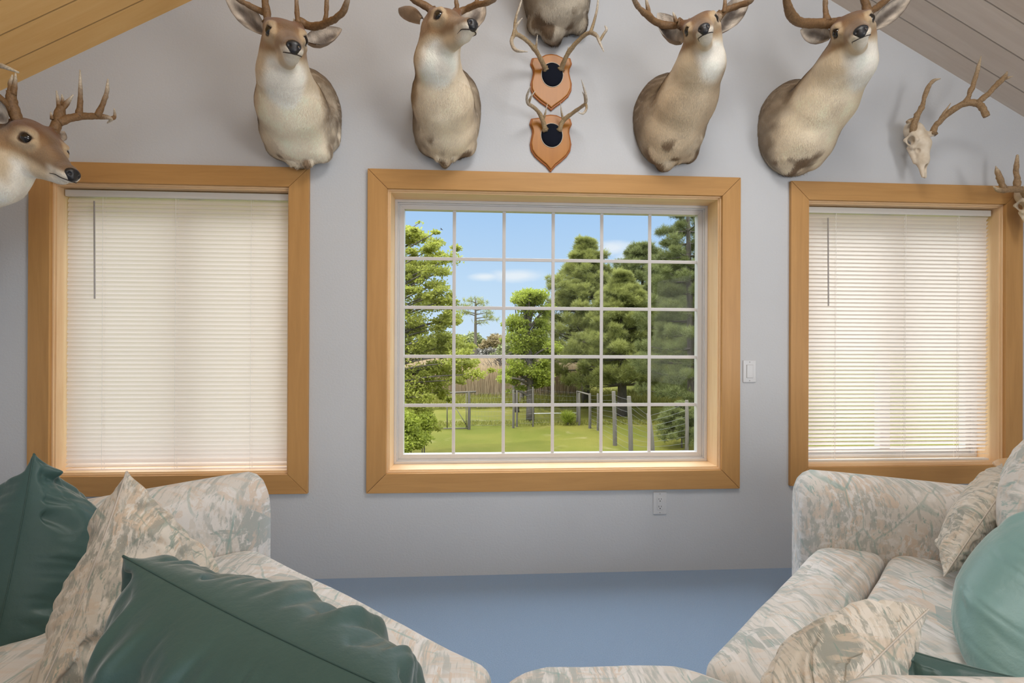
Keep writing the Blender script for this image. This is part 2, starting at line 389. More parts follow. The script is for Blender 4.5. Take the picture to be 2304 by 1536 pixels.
# ------------------------------------------------------------------ smooth solids: distance fields meshed with surface nets
def capsule(a, b, ra, rb, k=.03):
    a = np.array(a, float); b = np.array(b, float); ab = b-a; L2 = max(ab@ab, 1e-9)
    def f(P):
        h = np.clip(((P-a)@ab)/L2, 0, 1); return np.linalg.norm(P-a-h[..., None]*ab, axis=-1) - (ra+(rb-ra)*h)
    r = max(ra, rb); return (f, np.minimum(a, b)-r, np.maximum(a, b)+r, k, 1)
def ellips(c, r, R=None, k=.03, sign=1):
    c = np.array(c, float); r = np.array(r, float); R = np.eye(3) if R is None else np.array(R)
    def f(P):
        q = (P-c)@R; k0 = np.linalg.norm(q/r, axis=-1); k1 = np.linalg.norm(q/(r*r), axis=-1)
        return k0*(k0-1)/np.maximum(k1, 1e-9)
    e = np.abs(R)@r; return (f, c-e, c+e, k, sign)
def combine(prims, P, D):
    for f, lo, hi, k, sg in prims:
        d = f(P)
        if sg > 0: h = np.clip(.5+.5*(D-d)/k, 0, 1); D = D*(1-h)+d*h-k*h*(1-h)
        else: h = np.clip(.5-.5*(D+d)/k, 0, 1); D = D*(1-h)-d*h+k*h*(1-h)
    return D
def nets(prims, h, cut_y=None, lo=None, hi=None, smooth=2):
    pos = [p for p in prims if p[4] > 0]
    if lo is None: lo = np.min([p[1] for p in pos], 0)-.04; hi = np.max([p[2] for p in pos], 0)+.04
    n = np.ceil((hi-lo)/h).astype(int)+1
    ax = [lo[i]+h*np.arange(n[i]) for i in range(3)]
    D = np.full(n, .25, np.float32)
    for f, a, b, k, sg in prims:
        m = k*1.2+.012; i0 = np.clip(((a-m-lo)/h).astype(int), 0, n); i1 = np.clip(((b+m-lo)/h).astype(int)+2, 0, n)
        if (i1 <= i0).any(): continue
        sl = tuple(slice(p, q) for p, q in zip(i0, i1))
        P = np.stack(np.meshgrid(*[ax[i][sl[i]] for i in range(3)], indexing='ij'), -1)
        D[sl] = combine([(f, a, b, k, sg)], P, D[sl])
    if cut_y is not None: D = np.maximum(D, (ax[1]-cut_y)[None, :, None].astype(np.float32))
    D[0] = D[-1] = .1; D[:, 0] = .1; D[:, -1] = .1; D[:, :, 0] = .1; D[:, :, -1] = .1
    S = D < 0; nx, ny, nz = n
    cn = np.zeros((nx-1, ny-1, nz-1), np.int8); corners = [(i, j, k) for i in (0, 1) for j in (0, 1) for k in (0, 1)]
    for i, j, k in corners: cn += S[i:nx-1+i, j:ny-1+j, k:nz-1+k]
    act = np.argwhere((cn > 0) & (cn < 8)); vid = np.full(cn.shape, -1, np.int64); vid[tuple(act.T)] = np.arange(len(act))
    val = {c: D[act[:, 0]+c[0], act[:, 1]+c[1], act[:, 2]+c[2]] for c in corners}
    sm = np.zeros((len(act), 3)); ct = np.zeros(len(act))
    for c in corners:
        for axx in range(3):
            if c[axx] == 0:
                e = list(c); e[axx] = 1; a, b = val[c], val[tuple(e)]; mk = (a < 0) != (b < 0)
                tt = np.where(mk, a/np.where(mk, a-b, 1), 0); p = np.array(c, float)[None].repeat(len(act), 0); p[:, axx] += tt
                sm += p*mk[:, None]; ct += mk
    V = lo + (act + sm/ct[:, None])*h; F = []
    for axx in range(3):
        sl0 = [slice(None)]*3; sl1 = [slice(None)]*3; sl0[axx] = slice(0, -1); sl1[axx] = slice(1, None)
        ch = S[tuple(sl0)] != S[tuple(sl1)]; idx = np.argwhere(ch); u, w = (axx+1) % 3, (axx+2) % 3
        ins = S[tuple(idx.T)]; q = []
        for du, dw in ((-1, -1), (0, -1), (0, 0), (-1, 0)):
            j = idx.copy(); j[:, u] += du; j[:, w] += dw; q.append(vid[tuple(j.T)])
        q = np.stack(q, 1); q[ins] = q[ins][:, ::-1]; F.append(q)
    F = np.concatenate(F)
    cen = V.mean(0); nv_ = np.cross(V[F[:, 2]]-V[F[:, 0]], V[F[:, 3]]-V[F[:, 1]])
    if ((V[F[:, 0]]-cen)*nv_).sum() < 0: F = F[:, ::-1]
    E_ = np.concatenate([F[:, [0, 1]], F[:, [1, 2]], F[:, [2, 3]], F[:, [3, 0]]])
    for _ in range(smooth):
        a = np.zeros_like(V); c = np.zeros(len(V)); np.add.at(a, E_[:, 0], V[E_[:, 1]]); np.add.at(c, E_[:, 0], 1)
        V2 = V*.5 + a/np.maximum(c, 1)[:, None]*.5
        if cut_y is not None: V2[:, 1] = np.where(V[:, 1] > cut_y-.002, V[:, 1], V2[:, 1])
        V = V2
    return V, F
def vnormals(V, F):
    n = np.cross(V[F[:, 2]]-V[F[:, 0]], V[F[:, 3]]-V[F[:, 1]]); N = np.zeros_like(V)
    for k in range(4): np.add.at(N, F[:, k], n)
    return N/np.maximum(np.linalg.norm(N, axis=1), 1e-9)[:, None]
def color_attr(me, col, name='coat'):
    a = me.color_attributes.new(name, 'FLOAT_COLOR', 'POINT'); c = np.ones((len(col), 4), np.float32); c[:, :3] = col
    a.data.foreach_set('color', c.ravel())

# ------------------------------------------------------------------ materials of the mounts
FUR, t, b = new_mat('deer_fur'); at = t.n('ShaderNodeAttribute', _attribute_name='coat').outputs['Color']; o = coord(t)
n = t.noise(t.mapping(o, (1, 1, .28)), 330, 3, .6); n2 = t.noise(t.mapping(o, (1, 1, .35)), 60, 4, .6)
col = t.mix(t.math('MULTIPLY', t.ramp(n, [(.30, 1), (.58, 0)]), .28), at, t.mix(.45, at, (.05, .025, .01)))
col = t.mix(t.math('MULTIPLY', t.ramp(n2, [(.3, 1), (.6, 0)]), .16), col, t.mix(.5, at, (.10, .06, .03)))
setb(t, b, Base__Color=col, Roughness=.85, Specular__IOR__Level=.15, Sheen__Weight=.25, Sheen__Roughness=.5,
     Normal=t.bump(t.math('ADD', n, t.math('MULTIPLY', n2, 1.2)), .55, .006))
FURH, t, b = new_mat('deer_hair'); at = t.n('ShaderNodeAttribute', _attribute_name='coat').outputs['Color']
setb(t, b, Base__Color=at, Roughness=.7, Specular__IOR__Level=.2)
ANT, t, b = new_mat('antler_horn'); at = t.n('ShaderNodeAttribute', _attribute_name='coat').outputs['Color']; o = coord(t)
n = t.noise(o, 140, 4, .7); n2 = t.noise(o, 28, 3)
col = t.mix(t.math('MULTIPLY', t.ramp(n, [(.35, 1), (.6, 0)]), .55), at, t.mix(.8, at, (.04, .02, .008)))
setb(t, b, Base__Color=t.mix(t.math('MULTIPLY', n2, .3), col, (.06, .03, .012)), Roughness=.5, Specular__IOR__Level=.35, Normal=t.bump(n, .5, .004))
EYE_M = plain('glass_eye', (.012, .009, .007), .06, .7); NOSE_M = plain('nose_leather', (.016, .016, .019), .38, .5, .3, 150, .4, .002)
LIP_M = plain('dark_lip', (.03, .02, .017), .6)
BONE, t, b = new_mat('skull_bone'); o = coord(t); n = t.noise(o, 35, 5); 
setb(t, b, Base__Color=t.mix(n, (.52, .40, .26), (.86, .78, .66)), Roughness=.6, Normal=t.bump(t.noise(o, 120, 3), .25, .002))

def antler(root, tubes, base_r=.016, dark=.35, noise=.0022, tip=(.78, .70, .56), brown=(.27, .155, .072), seed=0, burr=True):
    mb = MB(); cols = []
    for tb in tubes:
        P = catmull([(*p, r) for p, r in tb], 7); pts = [Vector(q[:3]) for q in P]; rr = [max(q[3], .0012) for q in P]
        s0 = len(mb.v); mb.tube(pts, rr, 12)
        L = np.cumsum([0]+[(pts[i+1]-pts[i]).length for i in range(len(pts)-1)]); L = L/max(L[-1], 1e-6)
        for i in range(len(pts)):
            f = sst(.22, .92, L[i])*sst(.0125, .005, rr[i])
            cols += [np.array(brown)*(1-f) + np.array(tip)*f]*12
    V = np.array(mb.v); nn = vnoise(V, 90, seed)-.5; n3 = vnoise(V, 40, seed+3)-.5
    me = bpy.data.meshes.new('antler')
    cols = np.array(cols)
    # beads and grooves, stronger on the thick brown horn
    ring_c = V.reshape(-1, 12, 3).mean(1).repeat(12, 0); out = V-ring_c; l = np.linalg.norm(out, axis=1); out = out/np.maximum(l, 1e-6)[:, None]
    V = V + out*((nn+n3)*noise*sst(.003, .012, l)*2)[:, None]
    if burr:
        c = Vector(tubes[0][0][0]); d = (Vector(tubes[0][1][0])-c).normalized(); k = len(mb.v); m2 = MB()
        m2.tube([c-d*.006, c+d*.001, c+d*.008], [base_r*1.15, base_r*1.5, base_r*1.1], 12); bv = np.array(m2.v)
        bv = bv + ((vnoise(bv, 180, seed+5)-.5)*.009)[:, None]*(bv-np.array(c))/base_r
        V = np.concatenate([V, bv]); mb.f += [tuple(i+k for i in f) for f in m2.f]; cols = np.concatenate([cols, np.tile(np.array(brown)*.75, (len(bv), 1))])
    me.from_pydata([tuple(v) for v in V], [], mb.f); me.update(); color_attr(me, cols)
    return link('antler', me, ANT, root, True, loc=tuple(tubes[0][0][0]) if False else None)
def rebase(o, loc):                                # move the object's origin without moving the mesh
    return o

def ear(root, base, tip, width, nrm, cup=.5, inner=(.66, .58, .49), seed=0, dk=1.0):
    base = np.array(base); tip = np.array(tip); d = tip-base; L = np.linalg.norm(d); d /= L
    nrm = np.array(nrm, float); nrm -= d*(nrm@d); nrm /= np.linalg.norm(nrm); sd = np.cross(d, nrm)
    nt, ns = 22, 15; tv = np.linspace(0, 1, nt); sv = np.linspace(-1, 1, ns)
    wt = np.interp(tv, [0, .12, .3, .5, .7, .85, .95, 1], [.40, .72, .98, 1, .82, .52, .24, .02])*width/2
    V, Cc = [], []
    for side in (0, 1):
        for i, tt in enumerate(tv):
            for s in sv:
                w = wt[i]; th = .0045*(1-s*s)**.5 if abs(s) < 1 else 0
                cu = cup*(1.25-.75*tt)
                p = base + d*L*tt + sd*w*(s*(1-.25*cu*(1-tt))) - nrm*w*cu*2.0*(1-s*s) + nrm*L*.10*tt*tt
                p = p - nrm*(th if side else -th*.3)
                V.append(p)
                if side == 0:
                    rim = sst(.78, 1, abs(s)); mid = min(1, 1.25*sst(.62, .05, abs(s+.12))*sst(.98, .6, tt)*(.35+.65*sst(.0, .3, tt))*dk)
                    c = np.array(inner)*(1-mid*.75) + np.array((.07, .05, .045))*mid*.75
                    c = c*(1-rim*.85) + np.array((.09, .055, .035))*rim*.85
                else: c = np.array((.34, .23, .14))*(1-.4*tt)
                Cc.append(c)
    V = np.array(V); Cc = np.array(Cc); n = vnoise(V, 70, seed); n2 = vnoise(V*np.array([1, 1, .5]), 160, seed+2)
    half = nt*ns; Cc[:half] *= (.62+.75*n[:half])[:, None]*(.8+.4*n2[:half])[:, None]; Cc = np.clip(Cc, .02, .9)
    F = []
    for side in (0, 1):
        o_ = side*half
        for i in range(nt-1):
            for k in range(ns-1):
                a = o_+i*ns+k; q = (a, a+1, a+ns+1, a+ns); F.append(q if side == 0 else q[::-1])
    for i in range(nt-1):
        for k in (0, ns-1):
            a = i*ns+k; q = (a, a+ns, a+ns+half, a+half); F.append(q if k == 0 else q[::-1])
    me = np_mesh('ear', V, F); color_attr(me, Cc)
    o = link('ear', me, FUR, root, True)
    return o

def deer(label, bust, neck, head, ears=(), antlers=(), seed=0, wall='back', stubs=(), darkbib=None, tone=1.0, vox=.0042, ridges=(), lowc=.75, cream=(.84, .74, .585)):
    """bust: list of (centre, radii); neck: list of (point, radius); head: dict(pos, yaw, pitch, roll, s)"""
    hp = np.array(head['pos']); ya, pi, ro, s = math.radians(head['yaw']), math.radians(head['pitch']), math.radians(head.get('roll', 0)), head.get('s', 1)
    fw = np.array([math.sin(ya)*math.cos(pi), -math.cos(ya)*math.cos(pi), math.sin(pi)])
    x0 = np.array([math.cos(ya), math.sin(ya), 0.0]); u0 = np.cross(fw, x0)
    X = math.cos(ro)*x0 + math.sin(ro)*u0; U = -math.sin(ro)*x0 + math.cos(ro)*u0
    R = np.stack([X, fw, U], 1)                      # local (x, forward, up) -> world
    def G(*p): return hp + R@(np.array(p)*s)
    hl = lambda P: ((P-hp)@R)/s
    pr = []
    for c, r in bust: pr.append(ellips(c, r, k=.07))
    for (p, r), (q, r2) in zip(neck[:-1], neck[1:]): pr.append(capsule(p, q, r, r2, .05))
    for c, r in stubs: pr.append(ellips(c, r, k=.02))
    for a_, b_, r_ in ridges: pr.append(capsule(a_, b_, r_, r_*.8, .010))
    # head
    pr += [capsule(neck[-1][0], G(0, -.06, -.01), neck[-1][1], .062*s, .04),
           ellips(G(0, -.055, .006), np.array((.056, .085, .056))*s, R, .03), ellips(G(0, -.008, .017), np.array((.063, .056, .036))*s, R, .03),
           capsule(G(0, .03, -.012), G(0, .150, -.036), .044*s, .0270*s, .03), ellips(G(0, .168, -.040), np.array((.029, .028, .0255))*s, R, .02),
           capsule(G(0, -.045, -.066), G(0, .135, -.066), .040*s, .0165*s, .025), ellips(G(0, .142, -.0665), np.array((.020, .022, .013))*s, R, .012),
           ellips(G(.041, -.034, -.036), np.array((.028, .052, .046))*s, R, .025), ellips(G(-.041, -.034, -.036), np.array((.028, .052, .046))*s, R, .025)]
    for sx in (-1, 1):
        pr += [capsule(G(sx*.052, -.022, .030), G(sx*.047, .036, .0275), .0145*s, .0115*s, .014), capsule(G(sx*.043, .050, .004), G(sx*.055, -.006, -.012), .012*s, .0135*s, .014),
               ellips(G(sx*.0580, .034, .0095), np.array((.0140, .0165, .0130))*s, R, .008, -1),
               ellips(G(sx*.0135, .1955, -.036), np.array((.0065, .010, .0075))*s, R, .005, -1)]
    nskip = len(pr)
    for tb in antlers:
        bp = np.array(tb[0][0][0]); sx = 1 if hl(bp[None])[0, 0] > 0 else -1
        pr.append(capsule(G(sx*.028, -.022, .030), bp, .024*s, .0165*s, .02))
    V, F = nets(pr, vox, cut_y=(-.001 if wall == 'back' else None), smooth=3)
    if wall == 'left': V[:, 0] = np.maximum(V[:, 0], XL+.001)
    N = vnormals(V, F)
    # lumpy lie of the coat
    V = V + N*((vnoise(V, 14, seed)-.5)*.008 + (vnoise(V, 55, seed+1)-.5)*.0035*sst(-.10, -.22, hl(V)[:, 1]))[:, None]
    # ---- coat pattern, in the head's and the neck's own frame
    q = hl(V); x, y, z = np.abs(q[:, 0]), q[:, 1], q[:, 2]
    ven = fw*.75 + np.array([0, -.35, -.75]) if wall == 'back' else fw*.5 + np.array([0, 0, -.9]); ven /= np.linalg.norm(ven)
    wob = (vnoise(V, 11, seed+2)-.5)*.7 + (vnoise(V, 34, seed+3)-.5)*.35
    vd = N@ven + wob*.55
    brown = np.array((.36, .225, .115)); cream = np.array(cream); grey = np.array((.27, .20, .135)); white = np.array((.95, .90, .80))
    def mixc(c, d, f): return c*(1-f)[:, None] + np.array(d)*f[:, None]
    col = np.tile(brown, (len(V), 1)); col = mixc(col, (.50, .36, .21), sst(-.40, .05, vd)); col = mixc(col, cream, sst(-.08, .42, vd))
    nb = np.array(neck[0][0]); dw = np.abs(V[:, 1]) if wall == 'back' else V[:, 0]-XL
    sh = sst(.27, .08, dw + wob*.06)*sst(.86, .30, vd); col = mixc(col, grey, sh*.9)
    bz = min(c[2]-r[2] for c, r in bust); low = sst(bz+.16, bz+.02, V[:, 2])*(y < -.15)
    col = mixc(col, (.74, .63, .47), low*lowc*sst(.35, .7, vnoise(V, 13, seed+7)+.2)); 
    col = mixc(col, (.27, .185, .115), sst(bz+.075, bz+.035, V[:, 2])*sst(.55, .72, vnoise(V, 17, seed+9)))
    for c, r, amt in (darkbib or ()):
        col = mixc(col, (.20, .135, .085), sst(r, r*.3, np.linalg.norm((V-np.array(c))*np.array([1, .5, .8]), axis=1) + wob*.02)*amt)
    # head
    hd = sst(-.13, -.05, y)*sst(-.17, -.11, z)
    face = np.tile(np.array((.36, .22, .11)), (len(V), 1))
    face = mixc(face, (.185, .085, .034), sst(.0, .045, z+wob*.012)*sst(.10, .02, y))           # dark cap between the antlers
    face = mixc(face, (.21, .125, .065), sst(.030, .008, x+wob*.008)*sst(-.03, .02, z-(.01-.22*np.clip(y, 0, 1)))*sst(-.02, .05, y))  # dark bridge
    face = mixc(face, (.62, .47, .30), sst(.055, .018, np.hypot(y-.034, (z-.008)*1.1))*sst(.028, .040, x))                      # pale eye ring
    face = mixc(face, (.10, .055, .03), sst(.024, .018, np.hypot(y-.032, (z-.009)*1.25))*sst(.030, .042, x))
    face = mixc(face, (.68, .55, .38), sst(-.035, -.062, z+wob*.016))
    face = mixc(face, (.27, .19, .115), sst(.03, .10, y)*sst(-.045, -.015, z)*sst(.015, .03, x)*.6)
    face = mixc(face, (.80, .73, .62), sst(.10, .135, y)*sst(-.026, -.044, z))                   # white chin and muzzle band
    face = mixc(face, (.20, .13, .08), sst(.115, .15, y)*sst(-.043, -.024, z)*.8)
    col = col*(1-hd)[:, None] + face*hd[:, None]
    # white throat patch under the jaw
    tp = np.array(G(0, -.035, -.105)); dd = np.linalg.norm((V-tp)@R*np.array([1.15, .85, .8])/s, axis=1) + wob*.02
    col = mixc(col, white, sst(.092, .066, dd)*sst(-.045, -.075, z)*(y < .12))
    col = col*(.90+.2*vnoise(V, 22, seed+4))[:, None]*tone
    org = nb if wall == 'back' else np.array(neck[0][0])
    root = thing('deer_mount', (0, 0, 0), label, 'mounted deer', 'mounted deer heads')
    root.location = (float(org[0]), 0 if wall == 'back' else float(org[1]), float(org[2]))
    me = np_mesh('hide', V, F); color_attr(me, np.clip(col, .01, .95))
    hd_o = link('hide', me, FUR, root, True)
    fur(hd_o, V, F, N, np.clip(col, .01, .95), q, s, fw, bz, seed)
    for sx in (-1, 1):
        e = G(sx*.0488, .0300, .0095); bm = bmesh.new(); bmesh.ops.create_uvsphere(bm, u_segments=20, v_segments=12, radius=.0162*s); bmesh.ops.translate(bm, vec=Vector(e), verts=bm.verts)
        me = bpy.data.meshes.new('eye'); bm.to_mesh(me); bm.free(); link('eye', me, EYE_M, root, True)
    np_ = [ellips(G(0, .181, -.0335), np.array((.0225, .0150, .0180))*s, R, .01), ellips(G(0, .186, -.046), np.array((.0125, .012, .010))*s, R, .012)]
    for sx in (-1, 1): np_.append(ellips(G(sx*.0145, .197, -.033), np.array((.0058, .009, .0065))*s, R, .003, -1))
    v2, f2 = nets(np_, .0016, smooth=1); link('nose', np_mesh('nose', v2, f2), NOSE_M, root, True)
    # lip line, laid on the surface
    P = []
    for a in np.linspace(-1, 1, 41):
        u = abs(a); P.append(G(math.copysign(1, a)*(.004+.0215*min(1, u*1.6))*(1 if u > .02 else 0), .192-.056*u**1.6*1.15, -.0565-.004*u + .006*math.sin(u*3)))
    P = np.array(P); e = 1e-3
    head_pr = [p for p in pr[:nskip] if p[4] > 0][len(bust)+len(neck)-1+len(stubs)+len(ridges):]
    def sd(Q): return combine(head_pr, Q, np.full(len(Q), 1.0))
    for _ in range(6):
        d0 = sd(P); g = np.stack([(sd(P+np.eye(3)[i]*e)-d0)/e for i in range(3)], 1); g /= np.maximum(np.linalg.norm(g, axis=1), 1e-6)[:, None]; P = P-g*d0[:, None]
    MB().tube([Vector(p) for p in P], [.0012+.0010*(1-abs(i-20)/20) for i in range(41)], 6).build('mouth', LIP_M, root, True)
    for i, er in enumerate(ears): ear(root, *er, seed=seed*5+i)
    for i, tb in enumerate(antlers): antler(root, tb, seed=seed*3+i)
    return root

def fur(root, V, F, N, col, q, s, fw, bz, seed, count=72000):
    rg = np.random.default_rng(seed); f = F[rg.integers(0, len(F), count)]
    w = rg.random((count, 4)); w /= w.sum(1, keepdims=True)
    P = (V[f]*w[..., None]).sum(1); n = N[f[:, 0]]; c = col[f[:, 0]]; y = q[f[:, 0], 1]
    headm = (sst(-.14, -.05, y)*sst(-.17, -.11, q[f[:, 0], 2]))[:, None]
    flow = np.array([0, .25, -1.0])*(1-headm) - fw*headm + (rg.random((count, 3))-.5)*.55
    flow -= n*(flow*n).sum(1, keepdims=True); flow /= np.maximum(np.linalg.norm(flow, axis=1), 1e-6)[:, None]
    L = (.010+.008*rg.random(count))*(1-.5*headm[:, 0]) + .012*sst(bz+.08, bz, P[:, 2])*rg.random(count); keep = ((y < -.075) | (q[f[:, 0], 2] < -.15)) & (P[:, 1] < -.004)
    P, n, c, flow, L = P[keep], n[keep], c[keep], flow[keep], L[keep]
    sd = np.cross(n, flow); wd = (.0006 + .0004*rg.random(len(P)))[:, None]
    b0 = P - n*.001; mid = P + flow*(L*.55)[:, None] + n*(L*.07)[:, None]; tipp = P + flow*L[:, None] + n*(L*.05)[:, None]
    tipp[:, 1] = np.minimum(tipp[:, 1], -.002)
    VV = np.stack([b0-sd*wd, b0+sd*wd, mid+sd*wd*.8, mid-sd*wd*.8, tipp+sd*wd*.15, tipp-sd*wd*.15], 1).reshape(-1, 3)
    i = np.arange(len(P))[:, None]*6; FF = np.concatenate([i+np.array([[0, 1, 2, 3]]), i+np.array([[3, 2, 4, 5]])])
    cc = c*(.88+.24*rg.random(len(P)))[:, None]; cc = np.stack([cc*.9, cc*.9, cc, cc, cc*1.05, cc*1.05], 1).reshape(-1, 3)
    me = np_mesh('fur', VV, FF); color_attr(me, np.clip(cc, .01, .95)); o = link('fur', me, FURH, root, True); tag(o, kind='stuff')

def T(lst):                                        # photo trace -> antler tube: (px, py, y, radius)
    return [(at_y(a, b_, c), r) for a, b_, c, r in lst]
def BU(px, py, y, rx, ry, rz): return (np.array(at_y(px, py, y)), (rx, ry, rz))
def NK(px, py, y, r): return (np.array(at_y(px, py, y)), r)
def V3(px, py, y): return np.array(at_y(px, py, y))

# deer on the gable wall, left to right
deer('deer head above the inner corner of the left window, facing the room',
     [BU(683, 258, -.02, .178, .15, .225), BU(668, 300, -.08, .15, .13, .13)],
     [NK(668, 285, -.10, .150), NK(655, 235, -.22, .138), NK(640, 165, -.36, .098)],
     dict(pos=V3(643, 90, -.47), yaw=29, pitch=-22, roll=2, s=1.20),
     ears=[(V3(592, 70, -.43), V3(513, -6, -.40), .088, (.1, -1, -.25)), (V3(690, 88, -.40), V3(770, 72, -.36), .092, (-.25, -1, .1))],
     antlers=[[T([(604, 50, -.44, .016), (600, 28, -.45, .015), (597, 5, -.46, .013), (594, -40, -.47, .009), (592, -90, -.48, .002)]),
               T([(601, 30, -.45, .013), (584, 24, -.44, .012), (560, 12, -.46, .011), (530, -10, -.50, .010), (505, -60, -.55, .006)])],
              [T([(671, 60, -.44, .016), (674, 48, -.44, .016), (690, 57, -.43, .015), (712, 59, -.45, .0145), (735, 51, -.49, .013), (757, 40, -.53, .0125), (774, 22, -.56, .0115), (783, -5, -.59, .009), (782, -40, -.62, .002)]),
               T([(671, 52, -.45, .011), (668, 25, -.46, .009), (667, -20, -.48, .006), (668, -60, -.50, .002)]),
               T([(731, 52, -.48, .012), (734, 30, -.48, .009), (736, -15, -.49, .008), (738, -70, -.5, .002)]),
               T([(663, 55, -.45, .006), (661, 42, -.45, .002)])]],
     stubs=[(V3(622, 334, -.07), (.045, .05, .040)), (V3(722, 340, -.07), (.055, .055, .050)), (V3(668, 352, -.06), (.050, .05, .050)), (V3(684, 366, -.03), (.04, .03, .02)), (V3(745, 300, -.01), (.05, .02, .09))],
     ridges=[(V3(606, 316, -0.055), V3(656, 364, -0.09), 0.022), (V3(748, 318, -0.03), V3(690, 366, -0.09), 0.026), (V3(640, 330, -0.12), V3(668, 372, -0.07), 0.016)], darkbib=[(V3(655, 345, -.10), .035, .55), (V3(695, 374, -.02), .035, .8)], seed=1, cream=(.96, .85, .67))
deer('deer head turned to one side, above the left corner of the middle window',
     [BU(1006, 250, -.02, .168, .15, .225), BU(1003, 295, -.08, .14, .13, .13)],
     [NK(1003, 280, -.10, .135), NK(996, 225, -.22, .130), NK(984, 140, -.37, .088)],
     dict(pos=V3(1006, 60, -.47), yaw=34, pitch=-14, roll=0, s=1.12),
     ears=[(V3(950, 52, -.40), V3(895, 12, -.34), .075, (.35, .6, -.6)), (V3(1046, 60, -.38), V3(1088, 8, -.35), .105, (-.1, -1, -.1))],
     antlers=[[T([(974, 26, -.43, .016), (960, 16, -.44, .015), (945, 8, -.45, .013), (925, -6, -.48, .011), (900, -40, -.53, .004)])],
              [T([(1028, 28, -.42, .015), (1045, 22, -.42, .014), (1068, 12, -.45, .013), (1095, 6, -.49, .011), (1118, -8, -.53, .009), (1130, -50, -.58, .002)]),
               T([(1029, 26, -.43, .012), (1027, 5, -.44, .009), (1026, -30, -.46, .003)]), T([(1072, 10, -.46, .010), (1074, -10, -.46, .007), (1075, -50, -.47, .002)])]],
     stubs=[(V3(962, 325, -.06), (.045, .05, .045)), (V3(1052, 330, -.06), (.045, .05, .045)), (V3(1002, 345, -.06), (.045, .055, .055)), (V3(1001, 366, -.04), (.022, .03, .018))],
     ridges=[(V3(946, 316, -0.06), V3(984, 352, -0.09), 0.022), (V3(1064, 322, -0.05), V3(1020, 352, -0.09), 0.022)], darkbib=[(V3(997, 338, -.12), .028, .8), (V3(1001, 366, -.05), .028, .9)], seed=2, cream=(.90, .77, .58))
deer('deer chest cropped by the top of the picture, above the upper antler plaque',
     [BU(1254, -40, -.02, .172, .15, .24), BU(1253, 10, -.08, .15, .13, .13)],
     [NK(1253, -10, -.10, .140), NK(1252, -80, -.22, .130), NK(1252, -180, -.36, .095)],
     dict(pos=V3(1252, -270, -.47), yaw=-4, pitch=-22, roll=0, s=1.05),
     ears=[(V3(1215, -275, -.40), V3(1140, -330, -.36), .09, (.1, -1, -.1)), (V3(1290, -275, -.40), V3(1365, -330, -.36), .09, (-.1, -1, -.1))],
     antlers=[[T([(1232, -300, -.42, .015), (1200, -340, -.40, .014), (1150, -380, -.48, .011), (1130, -430, -.55, .003)])], [T([(1272, -300, -.42, .015), (1304, -340, -.40, .014), (1354, -380, -.48, .011), (1374, -430, -.55, .003)])]],
     stubs=[(V3(1205, 55, -.05), (.045, .05, .045)), (V3(1303, 55, -.05), (.045, .05, .045)), (V3(1243, 72, -.06), (.06, .055, .050)), (V3(1248, 92, -.03), (.030, .03, .018))],
     darkbib=[(V3(1265, 35, -.13), .025, .6), (V3(1258, 88, -.06), .03, .6)], tone=.72, seed=3, lowc=.3)
deer('deer head looking straight at the camera above the right corner of the middle window',
     [BU(1500, 270, -.02, .168, .16, .225), BU(1512, 305, -.08, .14, .13, .12)],
     [NK(1515, 285, -.10, .140), NK(1545, 225, -.22, .125), NK(1575, 145, -.37, .096)],
     dict(pos=V3(1579, 66, -.47), yaw=-24, pitch=-20, roll=13, s=1.04),
     ears=[(V3(1538, 88, -.40), V3(1477, 36, -.37), .105, (.2, -1, -.15)), (V3(1622, 66, -.40), V3(1680, -10, -.37), .10, (-.15, -1, -.1))],
     antlers=[[T([(1531, 54, -.41, .015), (1512, 58, -.38, .014), (1484, 54, -.38, .014), (1459, 36, -.42, .0125), (1438, 17, -.46, .011), (1424, -8, -.50, .009), (1420, -50, -.55, .002)]),
               T([(1464, 40, -.41, .011), (1458, 20, -.42, .009), (1452, -15, -.44, .003)]), T([(1522, 50, -.42, .009), (1517, 36, -.43, .006), (1514, 27, -.43, .0015)]),
               T([(1548, 48, -.43, .005), (1551, 40, -.44, .0015)])],
              [T([(1616, 38, -.41, .015), (1635, 22, -.38, .014), (1662, 12, -.40, .013), (1688, 2, -.44, .011), (1705, -25, -.48, .004)]), T([(1629, 28, -.42, .010), (1631, 8, -.43, .008), (1631, -30, -.44, .002)])]],
     stubs=[(V3(1487, 343, -.07), (.070, .06, .055)), (V3(1550, 345, -.06), (.040, .05, .045)), (V3(1497, 370, -.05), (.045, .04, .030))],
     ridges=[(V3(1468, 334, -0.1), V3(1518, 340, -0.12), 0.022), (V3(1528, 358, -0.08), V3(1566, 332, -0.06), 0.02)], darkbib=[(V3(1528, 338, -.10), .016, .7), (V3(1498, 386, -.04), .03, .8)], seed=4, cream=(.74, .60, .42))
